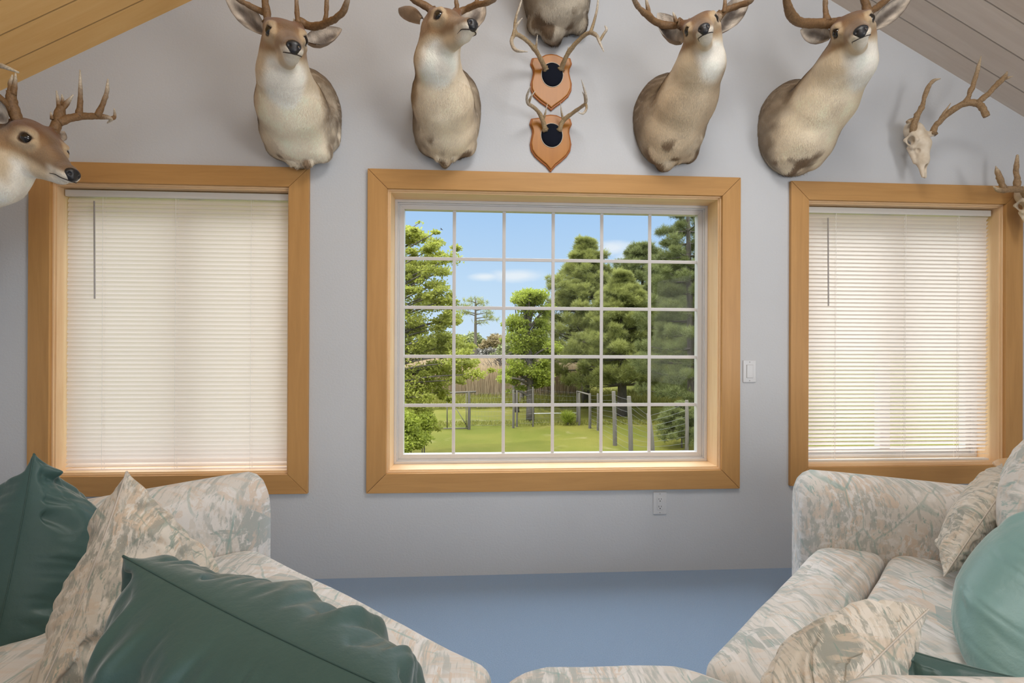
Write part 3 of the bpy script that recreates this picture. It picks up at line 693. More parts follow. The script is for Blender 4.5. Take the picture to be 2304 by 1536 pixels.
deer('large deer head with wide antlers above the left corner of the right window',
     [BU(1783, 290, -.02, .178, .17, .24), BU(1800, 320, -.09, .15, .14, .12)],
     [NK(1805, 295, -.11, .150), NK(1855, 225, -.23, .135), NK(1905, 145, -.38, .108)],
     dict(pos=V3(1919, 68, -.48), yaw=-32, pitch=-20, roll=11, s=1.16),
     ears=[(V3(1866, 84, -.42), V3(1802, 68, -.36), .082, (.1, -.8, -.6)), (V3(1964, 62, -.42), V3(2042, -4, -.38), .085, (-.2, -1, -.1))],
     antlers=[[T([(1883, 53, -.44, .020), (1862, 52, -.44, .020), (1832, 53, -.46, .0185), (1800, 50, -.50, .018), (1782, 36, -.54, .018), (1772, 12, -.58, .016), (1769, -20, -.62, .011), (1772, -60, -.66, .003)]),
               T([(1860, 48, -.45, .018), (1858, 30, -.45, .011), (1857, 0, -.46, .009), (1858, -40, -.48, .002)])],
              [T([(1953, 30, -.44, .021), (1948, 12, -.45, .016), (1943, -8, -.46, .012), (1940, -50, -.48, .003)]), T([(1956, 28, -.44, .013), (1985, 8, -.42, .014), (2015, -20, -.45, .012), (2040, -60, -.5, .003)])]],
     stubs=[(V3(1770, 355, -.07), (.075, .06, .050)), (V3(1830, 345, -.09), (.040, .06, .075)), (V3(1778, 382, -.05), (.050, .04, .025))],
     ridges=[(V3(1768, 350, -0.12), V3(1815, 345, -0.13), 0.022)], darkbib=[(V3(1822, 360, -.13), .035, .6), (V3(1785, 394, -.04), .03, .8), (V3(1745, 285, -.14), .03, .3)], seed=5, cream=(.92, .79, .59))
# deer on the left wall, cut by the frame
def AA(px, py, y, r): return (at_y(px, py, y), r)
yA = -.52
nA = V3(86, 327, yA)
def fy(L, dy): return T([(a, b_, c+dy, r) for a, b_, c, r in L])
deer('deer head cut by the picture edge, turned toward the outer corner of the left window',
     [((XL+.02, yA-.10, nA[2]-.32), (.20, .19, .25)), ((XL+.12, yA-.09, nA[2]-.38), (.16, .15, .16))],
     [((XL+.12, yA-.08, nA[2]-.29), .165), ((XL+.34, yA-.05, nA[2]-.22), .155), (tuple(nA + np.array((-.16, -.02, -.11))), .112)],
     dict(pos=nA, yaw=71, pitch=-24, roll=-4, s=1.20),
     ears=[(V3(10, 272, yA-.08), V3(-60, 215, yA-.12), .095, (.3, -1, 0)), (V3(124, 312, yA+.08), V3(142, 300, yA+.16), .05, (.6, -.5, .2))],
     antlers=[[fy([(46, 283, -.03, .019), (34, 258, -.04, .018), (27, 232, -.05, .017), (24, 205, -.06, .013)], yA), fy([(24, 210, -.06, .010), (25, 188, -.06, .008), (28, 168, -.06, .0022)], yA),
               fy([(29, 212, -.06, .010), (34, 190, -.06, .007), (35, 164, -.06, .0022)], yA), fy([(32, 256, -.04, .015), (14, 238, -.06, .015), (-10, 215, -.10, .013), (-60, 190, -.16, .011), (-80, 160, -.23, .008)], yA),
               fy([(-70, 150, -.23, .010), (-30, 143, -.24, .010), (8, 150, -.24, .008), (42, 163, -.24, .003)], yA)],
              [fy([(120, 298, .05, .018), (128, 276, .06, .0175), (135, 256, .07, .017), (139, 238, .07, .013)], yA), fy([(134, 252, .07, .009), (131, 228, .07, .0065), (127, 204, .07, .002)], yA),
               fy([(140, 246, .07, .009), (152, 230, .08, .0075), (165, 213, .08, .002)], yA), fy([(139, 238, .09, .007), (141, 226, .10, .006), (139, 212, .10, .002)], yA), fy([(117, 268, .04, .007), (114, 252, .04, .002)], yA),
               fy([(132, 276, .06, .016), (150, 268, .08, .0145), (176, 262, .12, .014), (208, 261, .17, .013), (236, 263, .21, .010), (250, 268, .23, .007), (241, 277, .24, .002)], yA),
               fy([(177, 262, .12, .014), (180, 240, .12, .010), (181, 205, .12, .0075), (180, 157, .12, .002)], yA), fy([(218, 262, .18, .013), (230, 238, .19, .009), (240, 208, .20, .008), (243, 178, .21, .0025)], yA),
               fy([(249, 267, .23, .008), (258, 262, .24, .007), (257, 244, .24, .002)], yA)]],
     seed=6, wall='left', cream=(.97, .92, .82))
# ------------------------------------------------------------------ antler plaques
PLQ = wood('oak_plaque', (.36, .13, .014), (.47, .19, .028), 'z', .35, spec=.4)
PEDGE = wood('oak_plaque_edge', (.30, .085, .014), (.40, .13, .025), 'z', .4)
FELT_B = plain('black_felt', (.010, .012, .020), .95, .1, .5, 900, .3); ROPE = plain('cream_cord', (.62, .56, .46), .7, .2, .3, 300, .4)
def plaque(label, ox, oy, cx, right, tip_y, oval, antlers, seed):
    # right: half outline in crop pixels from the arch top down to the tip
    k = 3.94; cxp = 1140 + cx/k
    def W(x, y, d): return at_y(1140+x/k, y/k, d)
    half = [(x, y) for x, y in right]
    out = half + [(2*cx-x, y) for x, y in half[::-1][1:-1]]
    pts = [W(x, y, 0) for x, y in out]
    c = W(cx, oval[1], 0)
    root = thing('antler_plaque', (c.x, 0, c.z), label, 'antler plaque', 'antler plaques')
    mb = MB(); poly = [(p.x, p.z) for p in pts]; n = len(poly)
    def sc_(f): return [(c.x+(x-c.x)*f, c.z+(z-c.z)*f) for x, z in poly]
    MB().prism(poly, -.012, 0).build('edge_board', PEDGE, root, bevel=.004, seg=3)
    MB().prism(sc_(.935), -.020, -.010).build('face_board', PLQ, root, bevel=.004, seg=3)
    o = W(oval[0], oval[1], 0); rx = oval[2]/k*CAM_D/F_PX; rz = oval[3]/k*CAM_D/F_PX
    bm = bmesh.new(); bmesh.ops.create_uvsphere(bm, u_segments=32, v_segments=16, radius=1)
    bmesh.ops.scale(bm, vec=(rx, .020, rz), verts=bm.verts); bmesh.ops.translate(bm, vec=(o.x, -.019, o.z), verts=bm.verts)
    me = bpy.data.meshes.new('skull_cover'); bm.to_mesh(me); bm.free(); scv = link('skull_cover', me, FELT_B, root, True)
    ring_ = [(o.x+rx*1.02*math.cos(a), -.021, o.z+rz*1.02*math.sin(a)) for a in np.linspace(0, 2*math.pi, 49)]
    MB().tube(ring_, .0018, 6).build('cord_edge', ROPE, scv, True)
    for i, tubes in enumerate(antlers):
        TT = [[(W(x, y, d), r) for x, y, d, r in tb] for tb in tubes]
        antler(root, TT, base_r=.0115, noise=.0018, tip=(.80, .73, .62), brown=(.46, .34, .19), seed=seed+i)
    return root
HALF_E = [(392, 488), (440, 494), (495, 520), (562, 524), (577, 577), (556, 620), (552, 655), (562, 700), (575, 750), (572, 810), (545, 865), (490, 915), (440, 950), (410, 972), (392, 990)]
plaque('upper wooden shield plaque with long antlers, directly under the cropped deer chest', 0, 0, 392, HALF_E, 990, (399, 682, 95, 107),
    [[[(345, 612, -.03, .0125), (318, 560, -.06, .0120), (290, 500, -.09, .0115), (240, 425, -.13, .0110), (160, 345, -.17, .0100), (85, 305, -.21, .0090), (50, 335, -.27, .0085), (48, 395, -.32, .008), (90, 448, -.36, .007), (185, 458, -.40, .002)],
      [(88, 305, -.21, .008), (72, 240, -.21, .0068), (85, 150, -.22, .006), (118, 50, -.23, .005), (140, -30, -.24, .0015)], [(52, 335, -.27, .0078), (75, 250, -.28, .0065), (105, 200, -.29, .005), (140, 158, -.30, .0015)], [(258, 440, -.12, .0075), (264, 390, -.14, .005), (273, 308, -.16, .0012)]],
     [[(482, 612, -.03, .0125), (510, 545, -.06, .0120), (545, 470, -.09, .0115), (610, 385, -.13, .0105), (690, 312, -.17, .0095), (745, 290, -.20, .009), (800, 318, -.25, .008), (822, 370, -.29, .0065), (862, 458, -.33, .0018)],
      [(742, 292, -.20, .0085), (772, 200, -.20, .0065), (800, 90, -.21, .0055), (812, -10, -.22, .004), (816, -60, -.22, .0015)], [(822, 365, -.28, .0065), (862, 300, -.29, .0060), (886, 260, -.30, .0055), (870, 228, -.30, .0025)], [(545, 470, -.09, .009), (552, 415, -.10, .004)]]], 20)
HALF_F = [(388, 1022), (440, 1028), (490, 1050), (562, 1058), (577, 1108), (556, 1150), (552, 1185), (562, 1230), (572, 1285), (562, 1345), (530, 1395), (480, 1440), (430, 1480), (405, 1510), (388, 1532)]
plaque('lower wooden shield plaque with small antlers, its tip at the middle window frame', 0, 0, 388, HALF_F, 1530, (395, 1215, 95, 105),
    [[[(342, 1155, -.03, .0115), (322, 1075, -.05, .0110), (290, 1005, -.07, .0100), (240, 950, -.11, .0090), (192, 918, -.15, .0080), (178, 870, -.19, .0065), (192, 815, -.22, .005), (211, 768, -.25, .0013)],
      [(194, 918, -.15, .0065), (215, 860, -.18, .005), (252, 808, -.20, .0013)], [(325, 1060, -.05, .0065), (345, 995, -.07, .0045), (361, 920, -.09, .0011)]],
     [[(468, 1155, -.03, .0115), (500, 1070, -.05, .0110), (580, 1005, -.08, .0095), (650, 955, -.12, .0085), (696, 918, -.16, .0075), (704, 860, -.20, .006), (685, 780, -.23, .0045), (661, 704, -.26, .0012)],
      [(700, 925, -.16, .006), (693, 865, -.19, .005), (671, 812, -.21, .0013)], [(698, 915, -.16, .0065), (708, 960, -.19, .006), (680, 1005, -.22, .005), (638, 998, -.24, .0018)], [(500, 1065, -.05, .0062), (486, 995, -.07, .0045), (478, 914, -.09, .0011)]]], 30)

# ------------------------------------------------------------------ bare skull mounts
def skull(label, pos, yaw, pitch, roll, s, antlers, seed, names=('skull',), tint=None):
    hp = np.array(pos); ya, pi, ro = (math.radians(v) for v in (yaw, pitch, roll))
    fw = np.array([math.sin(ya)*math.cos(pi), -math.cos(ya)*math.cos(pi), math.sin(pi)]); x0 = np.array([math.cos(ya), math.sin(ya), 0.]); u0 = np.cross(fw, x0)
    X = math.cos(ro)*x0+math.sin(ro)*u0; U = -math.sin(ro)*x0+math.cos(ro)*u0; R = np.stack([X, fw, U], 1)
    def G(*p): return hp+R@(np.array(p)*s)
    e = lambda c, r, k=.015, sg=1: ellips(G(*c), np.array(r)*s, R, k, sg)
    pr = [e((0, -.055, .010), (.046, .060, .042), .03), e((0, .0, .018), (.050, .055, .026), .02), capsule(G(0, .03, .004), G(0, .105, -.022), .040*s, .026*s, .025), capsule(G(0, .105, -.022), G(0, .165, -.044), .024*s, .011*s, .02)]
    for sx in (-1, 1):
        pr += [capsule(G(sx*.016, .10, -.028), G(sx*.010, .185, -.050), .010*s, .007*s, .012), capsule(G(sx*.052, -.022, .014), G(sx*.056, .016, .016), .0095*s, .0085*s, .01), capsule(G(sx*.056, .016, .014), G(sx*.046, .034, -.014), .0085*s, .009*s, .01),
               capsule(G(sx*.046, .034, -.016), G(sx*.054, -.018, -.024), .009*s, .007*s, .01), capsule(G(sx*.054, -.018, -.022), G(sx*.054, -.026, .014), .007*s, .008*s, .01), capsule(G(sx*.030, .02, -.032), G(sx*.022, .10, -.046), .012*s, .008*s, .012)]
        pr += [e((sx*.056, .004, -.004), (.028, .0205, .0185), .006, -1), e((sx*.030, .045, .014), (.004, .007, .004), .004, -1), e((sx*.033, .062, -.008), (.007, .012, .008), .005, -1)]
    pr += [e((0, .150, -.026), (.0095, .034, .014), .006, -1)]
    for tb in antlers:
        bp = np.array(tb[0][0][0]); sx = 1 if ((bp-hp)@R)[0] > 0 else -1
        pr.append(capsule(G(sx*.030, -.022, .028), bp, .017*s, .0135*s, .015))
    V, F = nets(pr, .0026, smooth=1)
    root = thing('deer_skull', tuple(hp), label, 'antlered skull', None)
    link('skull', np_mesh('skull', V, F), BONE, root, True)
    for i, tb in enumerate(antlers): antler(root, tb, base_r=.0145, tip=(.66, .52, .35), brown=(.42, .275, .145), seed=seed+i, noise=.003)
    return root
def S(lst, dy=0): return [(at_y(2000+x/4.043, 100+y/4.043, d+dy), r) for x, y, d, r in lst]
skull('bare deer skull with uneven antlers hanging on the wall above the right window', at_y(2064, 318, -.085), 24, -66, 0, 1.0,
    [[S([(228, 815, -.10, .0165), (222, 745, -.11, .0165), (252, 655, -.12, .0145), (305, 560, -.13, .0115), (330, 460, -.13, .0105), (368, 372, -.14, .010), (412, 328, -.15, .008), (472, 310, -.16, .0015)]), S([(235, 690, -.11, .014), (200, 690, -.11, .012), (168, 706, -.11, .007)])],
     [S([(396, 812, -.10, .0155), (425, 745, -.11, .0150), (480, 680, -.13, .014), (545, 620, -.15, .0145), (640, 560, -.18, .0155), (740, 528, -.21, .0155), (815, 540, -.23, .0150), (858, 595, -.25, .0135), (888, 655, -.26, .0135)]),
      S([(700, 535, -.20, .0145), (738, 440, -.21, .0115), (785, 310, -.22, .0095), (815, 200, -.22, .007), (840, 105, -.23, .0016)]), S([(800, 532, -.23, .0140), (880, 470, -.24, .0115), (985, 365, -.25, .0120), (1048, 300, -.26, .0105), (1078, 245, -.26, .002)]),
      S([(1025, 325, -.26, .009), (1075, 305, -.26, .007), (1128, 290, -.27, .0015)]), S([(455, 705, -.12, .011), (500, 630, -.14, .0075), (563, 532, -.16, .0014)])]], 40)
J_ = .29
skull('pale skull with short upright tines, cut off by the right picture edge', at_y(2318, 462, -.095), 8, -62, 0, 1.0,
    [[S([(1255, 1400, -.40, .0165), (1232, 1330, -.42, .016), (1150, 1315, -.44, .0155), (1060, 1320, -.46, .015), (1000, 1325, -.47, .011), (950, 1290, -.48, .003)], J_), S([(1045, 1310, -.46, .0150), (1010, 1225, -.47, .0125), (985, 1160, -.47, .0100), (972, 1106, -.48, .0018)], J_),
      S([(1172, 1312, -.44, .0145), (1160, 1210, -.44, .0122), (1160, 1110, -.44, .0105), (1168, 1020, -.44, .007), (1170, 1008, -.44, .005)], J_)],
     [S([(1340, 1400, -.40, .0165), (1365, 1340, -.42, .015), (1395, 1270, -.46, .013), (1405, 1160, -.50, .003)], J_)]], 50)
# ------------------------------------------------------------------ small end table in the far right corner
TBL = wood('birch_table', (.55, .33, .15), (.72, .48, .26), 'x', .35)
tp = at_y(2259, 1068, -.62); tx, ty, tz = tp.x+.33, -.62, tp.z
tb = thing('end_table', (tx, ty, 0), 'round wooden end table, only its rim showing behind the right sofa cushions', 'table')
mb = MB(); prof = [(0, 0), (.22, 0), (.245, .004), (.258, .013), (.250, .022), (.235, .026), (0, .026)]
vs = []; n = 40
for r, z in prof: vs += [(tx+r*math.cos(2*math.pi*k/n), ty+r*math.sin(2*math.pi*k/n), tz-.013+z) for k in range(n)]
mb.add(vs, [(i*n+k, i*n+(k+1) % n, (i+1)*n+(k+1) % n, (i+1)*n+k) for i in range(len(prof)-1) for k in range(n)]); mb.build('table_top', TBL, tb, True)
for a in (45, 135, 225, 315):
    x, y = tx+.15*math.cos(math.radians(a)), ty+.15*math.sin(math.radians(a))
    MB().tube([(x, y, tz-.014), (x+.02*math.cos(math.radians(a)), y+.02*math.sin(math.radians(a)), .0)], [.017, .012], 12).build('leg', TBL, tb, True)
# ------------------------------------------------------------------ fabrics
def brush_fabric(name, scale=1.0, tone=1.0, k=1.0, warm=(1, 1, 1)):
    m, t, b = new_mat(name); o = coord(t)
    o = t.mapping(o, (scale,)*3)
    wv = t.n('ShaderNodeTexNoise', Vector=o, Scale=5.0, Detail=2.0).outputs['Color']
    wp = t.n('ShaderNodeVectorMath', _operation='MULTIPLY_ADD', i0=wv, i1=(.045,)*3, i2=o).outputs[0]
    cream = tuple(x*tone for x in (.63, .605, .575)); peach = tuple(x*tone for x in (.62, .53, .455)); grey = tuple(x*tone*k for x in (.40, .425, .41)); teal = tuple(x*tone*k for x in (.235, .37, .355)); pale = tuple(x*tone for x in (.70, .685, .675))
    v = t.n('ShaderNodeTexVoronoi', Vector=t.mapping(wp, (1, 1, .7), (.3, .5, .8)), Scale=9.0, Randomness=1.0)
    cellr = t.n('ShaderNodeSeparateColor', Color=v.outputs['Color'])
    edge = t.math('ADD', cellr.outputs[0], t.math('MULTIPLY', t.math('SUBTRACT', t.noise(t.mapping(wp, (60, 4, 14), (.3, .1, .7)), 1.0, 4, .7), .5), .55))
    col = t.ramp(edge, [(0, cream), (.30, peach), (.42, pale), (.62, cream), (.93, grey)], 'CONSTANT')
    # dry-brush strokes in several directions, each broken into patches
    for rot, sc_, c, th, amt in (((.4, .2, .9), (46, 4.2, 14), grey, .53, .65), ((.1, .7, -.6), (5.0, 52, 16), peach, .55, .55), ((.8, .1, .35), (40, 3.6, 40), pale, .55, .7), ((-.5, .3, -.95), (70, 5.0, 20), grey, .55, .6), ((.2, -.6, .15), (90, 7, 30), teal, .62, .55)):
        s1 = t.noise(t.mapping(wp, sc_, rot), 1.0, 5, .65)
        patch = t.noise(t.mapping(o, (1, 1, 1), rot, (3.1*rot[0], 7.7, 2.3)), 7.0, 2)
        mk = t.math('MULTIPLY', t.ramp(s1, [(th-.03, 0), (th+.03, 1)]), t.ramp(patch, [(.42, 0), (.50, 1)]))
        col = t.mix(t.math('MULTIPLY', mk, min(1, amt*1.25)), col, c)
    # thin crossing teal lines
    for rot, sc_, loc, amt in (((.3, .6, .2), 4.1, (1, 2, 3), .6), ((1.1, .2, .7), 6.2, (5, 1, 8), .4)):
        e = t.n('ShaderNodeTexVoronoi', _feature='DISTANCE_TO_EDGE', Vector=t.mapping(wp, (1, 1, .45), rot, loc), Scale=sc_).outputs['Distance']
        br = t.noise(t.mapping(o, loc=loc), 7, 2)
        col = t.mix(t.math('MULTIPLY', t.math('MULTIPLY', t.ramp(e, [(.008, 1), (.016, 0)]), t.ramp(br, [(.46, 0), (.56, 1)])), amt), col, teal)
    tri = t.n('ShaderNodeTexVoronoi', _feature='F1', _distance='MANHATTAN', Vector=t.mapping(wp, (1, 1, .5), (.5, .2, .4)), Scale=6.2).outputs['Distance']
    col = t.mix(t.math('MULTIPLY', t.ramp(tri, [(.045, 1), (.06, 0)]), .5), col, teal)
    wv2 = t.noise(o, 900, 2); fo = t.noise(o, 22, 4)
    col = t.mix(1.0, col, warm, 'MULTIPLY')
    setb(t, b, Base__Color=col, Roughness=.8, Specular__IOR__Level=.2, Sheen__Weight=.2, Normal=t.bump(t.math('ADD', t.math('MULTIPLY', wv2, .12), fo), .35, .006)); return m
PRINT = brush_fabric('brushstroke_upholstery'); PRINT2 = brush_fabric('brushstroke_pillow_cloth', 1.35, .90, .80, (1, .945, .85))
def satin(name, c, hi):
    m, t, b = new_mat(name); o = coord(t); n = t.noise(o, 9, 3); w = t.noise(o, 1100, 2)
    setb(t, b, Base__Color=t.mix(n, c, hi), Roughness=.42, Specular__IOR__Level=.45, Sheen__Weight=.45, Sheen__Roughness=.35,
         Normal=t.bump(t.math('ADD', t.noise(o, 30, 5, .6), t.math('MULTIPLY', w, .1)), .30, .006)); return m
GREEN = satin('green_satin', (.034, .078, .073), (.050, .108, .100)); GREEN_LIT = satin('green_satin_lit', (.155, .29, .285), (.195, .345, .335))  # second: same green satin, brighter light put into its colour
THREAD_G = plain('green_seam', (.045, .090, .082), .7); THREAD_P = plain('cream_seam', (.50, .45, .39), .7)

# ------------------------------------------------------------------ pillows
def pillow(name, label, cat, corners, half, mat, seam_mat, seed=0, group=None, n=150, wr=.016, fold=.024, pinch=.055, soft=.55, ncr=60):
    A, B, C_, Dd = [np.array(c, float) for c in corners]     # A-B first edge, then round to C, D
    ctr = (A+B+C_+Dd)/4; nrm = np.cross(B-A, Dd-A); nrm /= np.linalg.norm(nrm)
    u = np.linspace(-1, 1, n); # denser towards the edges
    u = np.sin(u*math.pi/2)*.6 + u*.4
    UU, VV = np.meshgrid(u, u, indexing='ij'); a = (UU+1)/2; b = (VV+1)/2
    base = ((1-a)*(1-b))[..., None]*A + (a*(1-b))[..., None]*B + (a*b)[..., None]*C_ + ((1-a)*b)[..., None]*Dd
    # sides pull in between the corners
    pull = pinch*((np.abs(UU)**6)*(1-VV**2) + (np.abs(VV)**6)*(1-UU**2)); base = base + (ctr-base)*pull[..., None]
    eu = 1-np.abs(UU); ev = 1-np.abs(VV); prof = (np.clip(1-np.abs(UU)**2.6, 0, 1)*np.clip(1-np.abs(VV)**2.6, 0, 1))**soft
    su = np.linalg.norm(B-A); sv = np.linalg.norm(Dd-A)
    Vs = []; N = n*n
    for sgn in (1, -1):
        P3 = np.stack([UU*su*.5, VV*sv*.5, np.full_like(UU, sgn*.7)], -1).reshape(-1, 3)
        # gathers run across the seam, strongest close to it
        gu = (1.2*np.abs(2*vnoise(P3*np.array([3, 42, 1]), 1.0, seed+11)-1)-.6).reshape(n, n)*np.exp(-eu*su*.5/.075)
        gv = (1.2*np.abs(2*vnoise(P3*np.array([42, 3, 1]), 1.0, seed+12)-1)-.6).reshape(n, n)*np.exp(-ev*sv*.5/.075)
        rg = np.random.default_rng(seed*2+(sgn > 0)); cre = np.zeros((n, n)); X_, Y_ = UU*su*.5, VV*sv*.5
        for q in range(ncr):
            sd_ = rg.integers(0, 4); e_ = rg.uniform(-.97, .97); st_ = np.array(((e_, 1), (e_, -1), (1, e_), (-1, e_))[sd_])*.985; inw = -np.array(((0, 1), (0, -1), (1, 0), (-1, 0))[sd_], float)
            an = rg.normal()*.40; ca, sa = math.cos(an), math.sin(an); dr = np.array((inw[0]*ca-inw[1]*sa, inw[0]*sa+inw[1]*ca)); ln = min(su, sv)*(.10+.42*rg.random()**1.6); wd = .0055+.016*rg.random()**1.7
            x0_, y0_ = st_[0]*su*.5, st_[1]*sv*.5; al = (X_-x0_)*dr[0]+(Y_-y0_)*dr[1]; ac = (X_-x0_)*-dr[1]+(Y_-y0_)*dr[0] + .012*np.sin(al*26+q); tt_ = np.clip(al/ln, 0, 1)
            cre += rg.choice((-1, 1))*(.35+.65*rg.random())*wd*np.exp(-(ac/(wd*(1+.8*tt_)))**2)*np.sin(np.pi*np.clip(tt_*.93+.07, 0, 1))**.8*(al > -.01)
        r = vnoise(P3, 4.5, seed+3)
        lump = (vnoise(P3, 4.2, seed+6)-.5)
        env = np.clip(prof*1.6, 0, 1)
        h = half*prof*(1+.25*lump.reshape(n, n)) + wr*(gu+gv)*np.minimum(1, 9*np.minimum(eu, ev)) + fold*34*cre*np.minimum(1, 12*np.minimum(eu, ev)) + env*fold*.55*(r.reshape(n, n)-.5)
        h = np.maximum(h, .0015)*np.where((eu < 1e-6) | (ev < 1e-6), 0, 1)
        Vs.append((base + sgn*nrm*h[..., None]).reshape(-1, 3))
    V = np.concatenate(Vs); idx = np.arange(N).reshape(n, n); q = np.stack([idx[:-1, :-1], idx[1:, :-1], idx[1:, 1:], idx[:-1, 1:]], -1).reshape(-1, 4)
    F = np.concatenate([q, q[:, ::-1]+N]); root = thing(name, tuple(ctr - np.array([0, 0, .0])), label, cat, group)
    me = np_mesh('cover', V, F); bm = bmesh.new(); bm.from_mesh(me); bmesh.ops.remove_doubles(bm, verts=bm.verts, dist=1e-5); bm.to_mesh(me); bm.free()
    cov = link('cover', me, mat, root, True)
    E = base[0].tolist() + base[:, -1][1:].tolist() + base[-1][::-1][1:].tolist() + base[:, 0][::-1][1:].tolist()
    MB().tube([Vector(p) for p in E], .0019, 6).build('seam', seam_mat, cov, True)
    return root
def offset_poly(P, d):
    n = len(P); out = []
    for i in range(n):
        a, b, c = P[i-1], P[i], P[(i+1) % n]; e1 = (b-a)/np.linalg.norm(b-a); e2 = (c-b)/np.linalg.norm(c-b); n1 = np.array((-e1[1], e1[0])); n2 = np.array((-e2[1], e2[0]))
        A_ = np.array([n1, n2]); out.append(np.linalg.solve(A_, np.array([n1@a+d, n2@b+d])) if abs(np.linalg.det(A_)) > 1e-3 else b+n1*d)
    return out
def rounded(P, r, seg=7, sub=12):
    out = []; n = len(P); arcs = []
    for i in range(n):
        a, b, c = P[i-1], P[i], P[(i+1) % n]; l1, l2 = np.linalg.norm(a-b), np.linalg.norm(c-b); rr = min(r, .45*l1, .45*l2); p0, p2 = b+(a-b)/l1*rr, b+(c-b)/l2*rr
        arcs.append([(1-t)**2*p0+2*t*(1-t)*b+t*t*p2 for t in np.linspace(0, 1, seg)])
    for i in range(n):
        out += arcs[i]; q, z = arcs[i][-1], arcs[(i+1) % n][0]; out += [q+(z-q)*k/sub for k in range(1, sub)]
    return np.array(out)
def cushion_box(mb_name, mat, parent, poly, z0, z1, rnd=.06, crown=.03, seed=0, n_off=8, fold=.0015, r=.08):
    """upholstered slab: convex plan outline, rounded over at its top and bottom edge"""
    P = [np.array(p, float) for p in poly]; m = len(P)
    if sum(P[i][0]*P[(i+1) % m][1]-P[(i+1) % m][0]*P[i][1] for i in range(m)) < 0: P = P[::-1]
    rings = []
    for a in np.linspace(-math.pi/2, math.pi/2, 2*n_off+1):
        d = rnd*(1-math.cos(a)); q = rounded(offset_poly(P, d), max(r-d, .015)); rings.append(np.concatenate([q, np.full((len(q), 1), (z0+rnd if a < 0 else z1-rnd)+rnd*math.sin(a))], 1))
    top = rings[-1]; cc = np.append(top[:, :2].mean(0), z1); m = len(top)
    for f in (.94, .86, .76, .64, .5, .36, .22, .1):
        p = cc + (top-cc)*f; p[:, 2] = z1 + crown*(1-f*f); rings.append(p)
    V = np.concatenate(rings + [np.array([[cc[0], cc[1], z1+crown]])]); k = len(rings)
    V = V + np.array([0, 0, 1])*((vnoise(V, 6, seed)-.5)*.010 + (1-np.abs(2*vnoise(V*np.array([1, 1, .6]), 16, seed+1)-1))**3*fold)[:, None]*sst(z0, z1, V[:, 2])[:, None]
    mb = MB(); mb.add([tuple(v) for v in V], [(i*m+j, i*m+(j+1) % m, (i+1)*m+(j+1) % m, (i+1)*m+j) for i in range(k-1) for j in range(m)] + [((k-1)*m+j, (k-1)*m+(j+1) % m, k*m) for j in range(m)] + [tuple(range(m-1, -1, -1))])
    return mb.build(mb_name, mat, parent, True)
def v2(p): return np.array((p[0], p[1]))
SZ = .42
# right sofa section: front line a->b, depth towards the right wall
def sofa(label, a, b, din, depth, split, arm_dir, arm_len, arm_h, end_ext, back_h, seed, arm_r=.105):
    a, b = np.array(a), np.array(b); L = b-a; d = L/np.linalg.norm(L); n = np.array(din)/np.linalg.norm(din); ad = np.array(arm_dir)/np.linalg.norm(arm_dir)
    ctr = (a+b)/2 + n*depth/2
    root = thing('sofa_section', (ctr[0], ctr[1], 0), label, 'sofa', 'curved sectional sofa')
    bq = b + d*end_ext
    def dz(p, k): return p + ad*k/abs(ad@n)            # step back from the front line along the arm
    f0, f1 = a, b; s0, s1 = dz(a, split), b + n*split; r0, r1 = dz(a, depth), bq + n*depth
    g = .004
    cushion_box('seat_cushion', PRINT, root, [f0, f1, s1-n*g, s0-n*g], .24, SZ-.004, .042, .016, seed, r=.065)
    cushion_box('seat_cushion', PRINT, root, [s0+n*g, s1+n*g, r1, r0], .24, SZ-.004, .042, .016, seed+3, r=.065)
    cushion_box('base', PRINT, root, [f0+n*.03, f1+n*.03, r1, r0], .03, .25, .02, .0, seed+5)
    bk0, bk1 = r0 + n*.01, r1 + n*.01
    cushion_box('backrest', PRINT, root, [bk0, bk1, bk1+n*.20, bk0+n*.20], .05, back_h, .05, .02, seed+7)
    # rolled arm: a bullet profile swept along the arm direction
    side = np.array([-ad[1], ad[0]]); side = side if side@(-d) > 0 else -side
    prof = []
    R_ = arm_r
    for t_ in np.linspace(0, 1, 6): prof.append((0, .06+(arm_h-R_-.06)*t_))
    for an in np.linspace(math.pi, 0, 15)[1:]: prof.append((R_+R_*math.cos(an), arm_h-R_+R_*math.sin(an)*1.0))
    for t_ in np.linspace(1, 0, 5)[1:]: prof.append((2*R_, .06+(arm_h-R_-.06)*t_))
    c0 = np.array((R_, arm_h*.55)); m = len(prof); rings = []
    st = a - side*0 + d*0
    for x_, k in ((-.055, .70), (-.052, .80), (-.042, .89), (-.024, .96), (0, 1), (.08, 1.0), (.2, 1.0), (arm_len*.6, 1.0), (arm_len-.03, 1.0), (arm_len, .93)):
        drop = (-.05 if False else 0)*x_
        rr = []
        for px_, pz in prof:
            q = c0 + (np.array((px_, pz))-c0)*np.array((k, k if pz > .3 else 1)); p = st + ad*x_ + side*(q[0]-.012)
            rr.append((p[0], p[1], q[1]-.03*max(0, x_-.1)))
        rings.append(rr)
    mb = MB(); mb.add([p for r in rings for p in r], [(i*m+j, i*m+j+1, (i+1)*m+j+1, (i+1)*m+j) for i in range(len(rings)-1) for j in range(m-1)] + [tuple(range(m)), tuple(range((len(rings)-1)*m, len(rings)*m))] + [(i*m, (i+1)*m, (i+1)*m+m-1, i*m+m-1) for i in range(len(rings)-1)])
    mb.build('armrest', PRINT, root, True, bevel=.012)
    for px_, py_ in ((f0+n*.08+d*.08), (f1+n*.08-d*.08), (r0-n*.08+d*.08), (r1-n*.08-d*.08)):
        MB().tube([(px_, py_, .04), (px_, py_, 0)], [.025, .02], 10).build('foot', plain('dark_foot', (.05, .035, .02), .5) if 'dark_foot' not in bpy.data.materials else bpy.data.materials['dark_foot'], root)
    return root
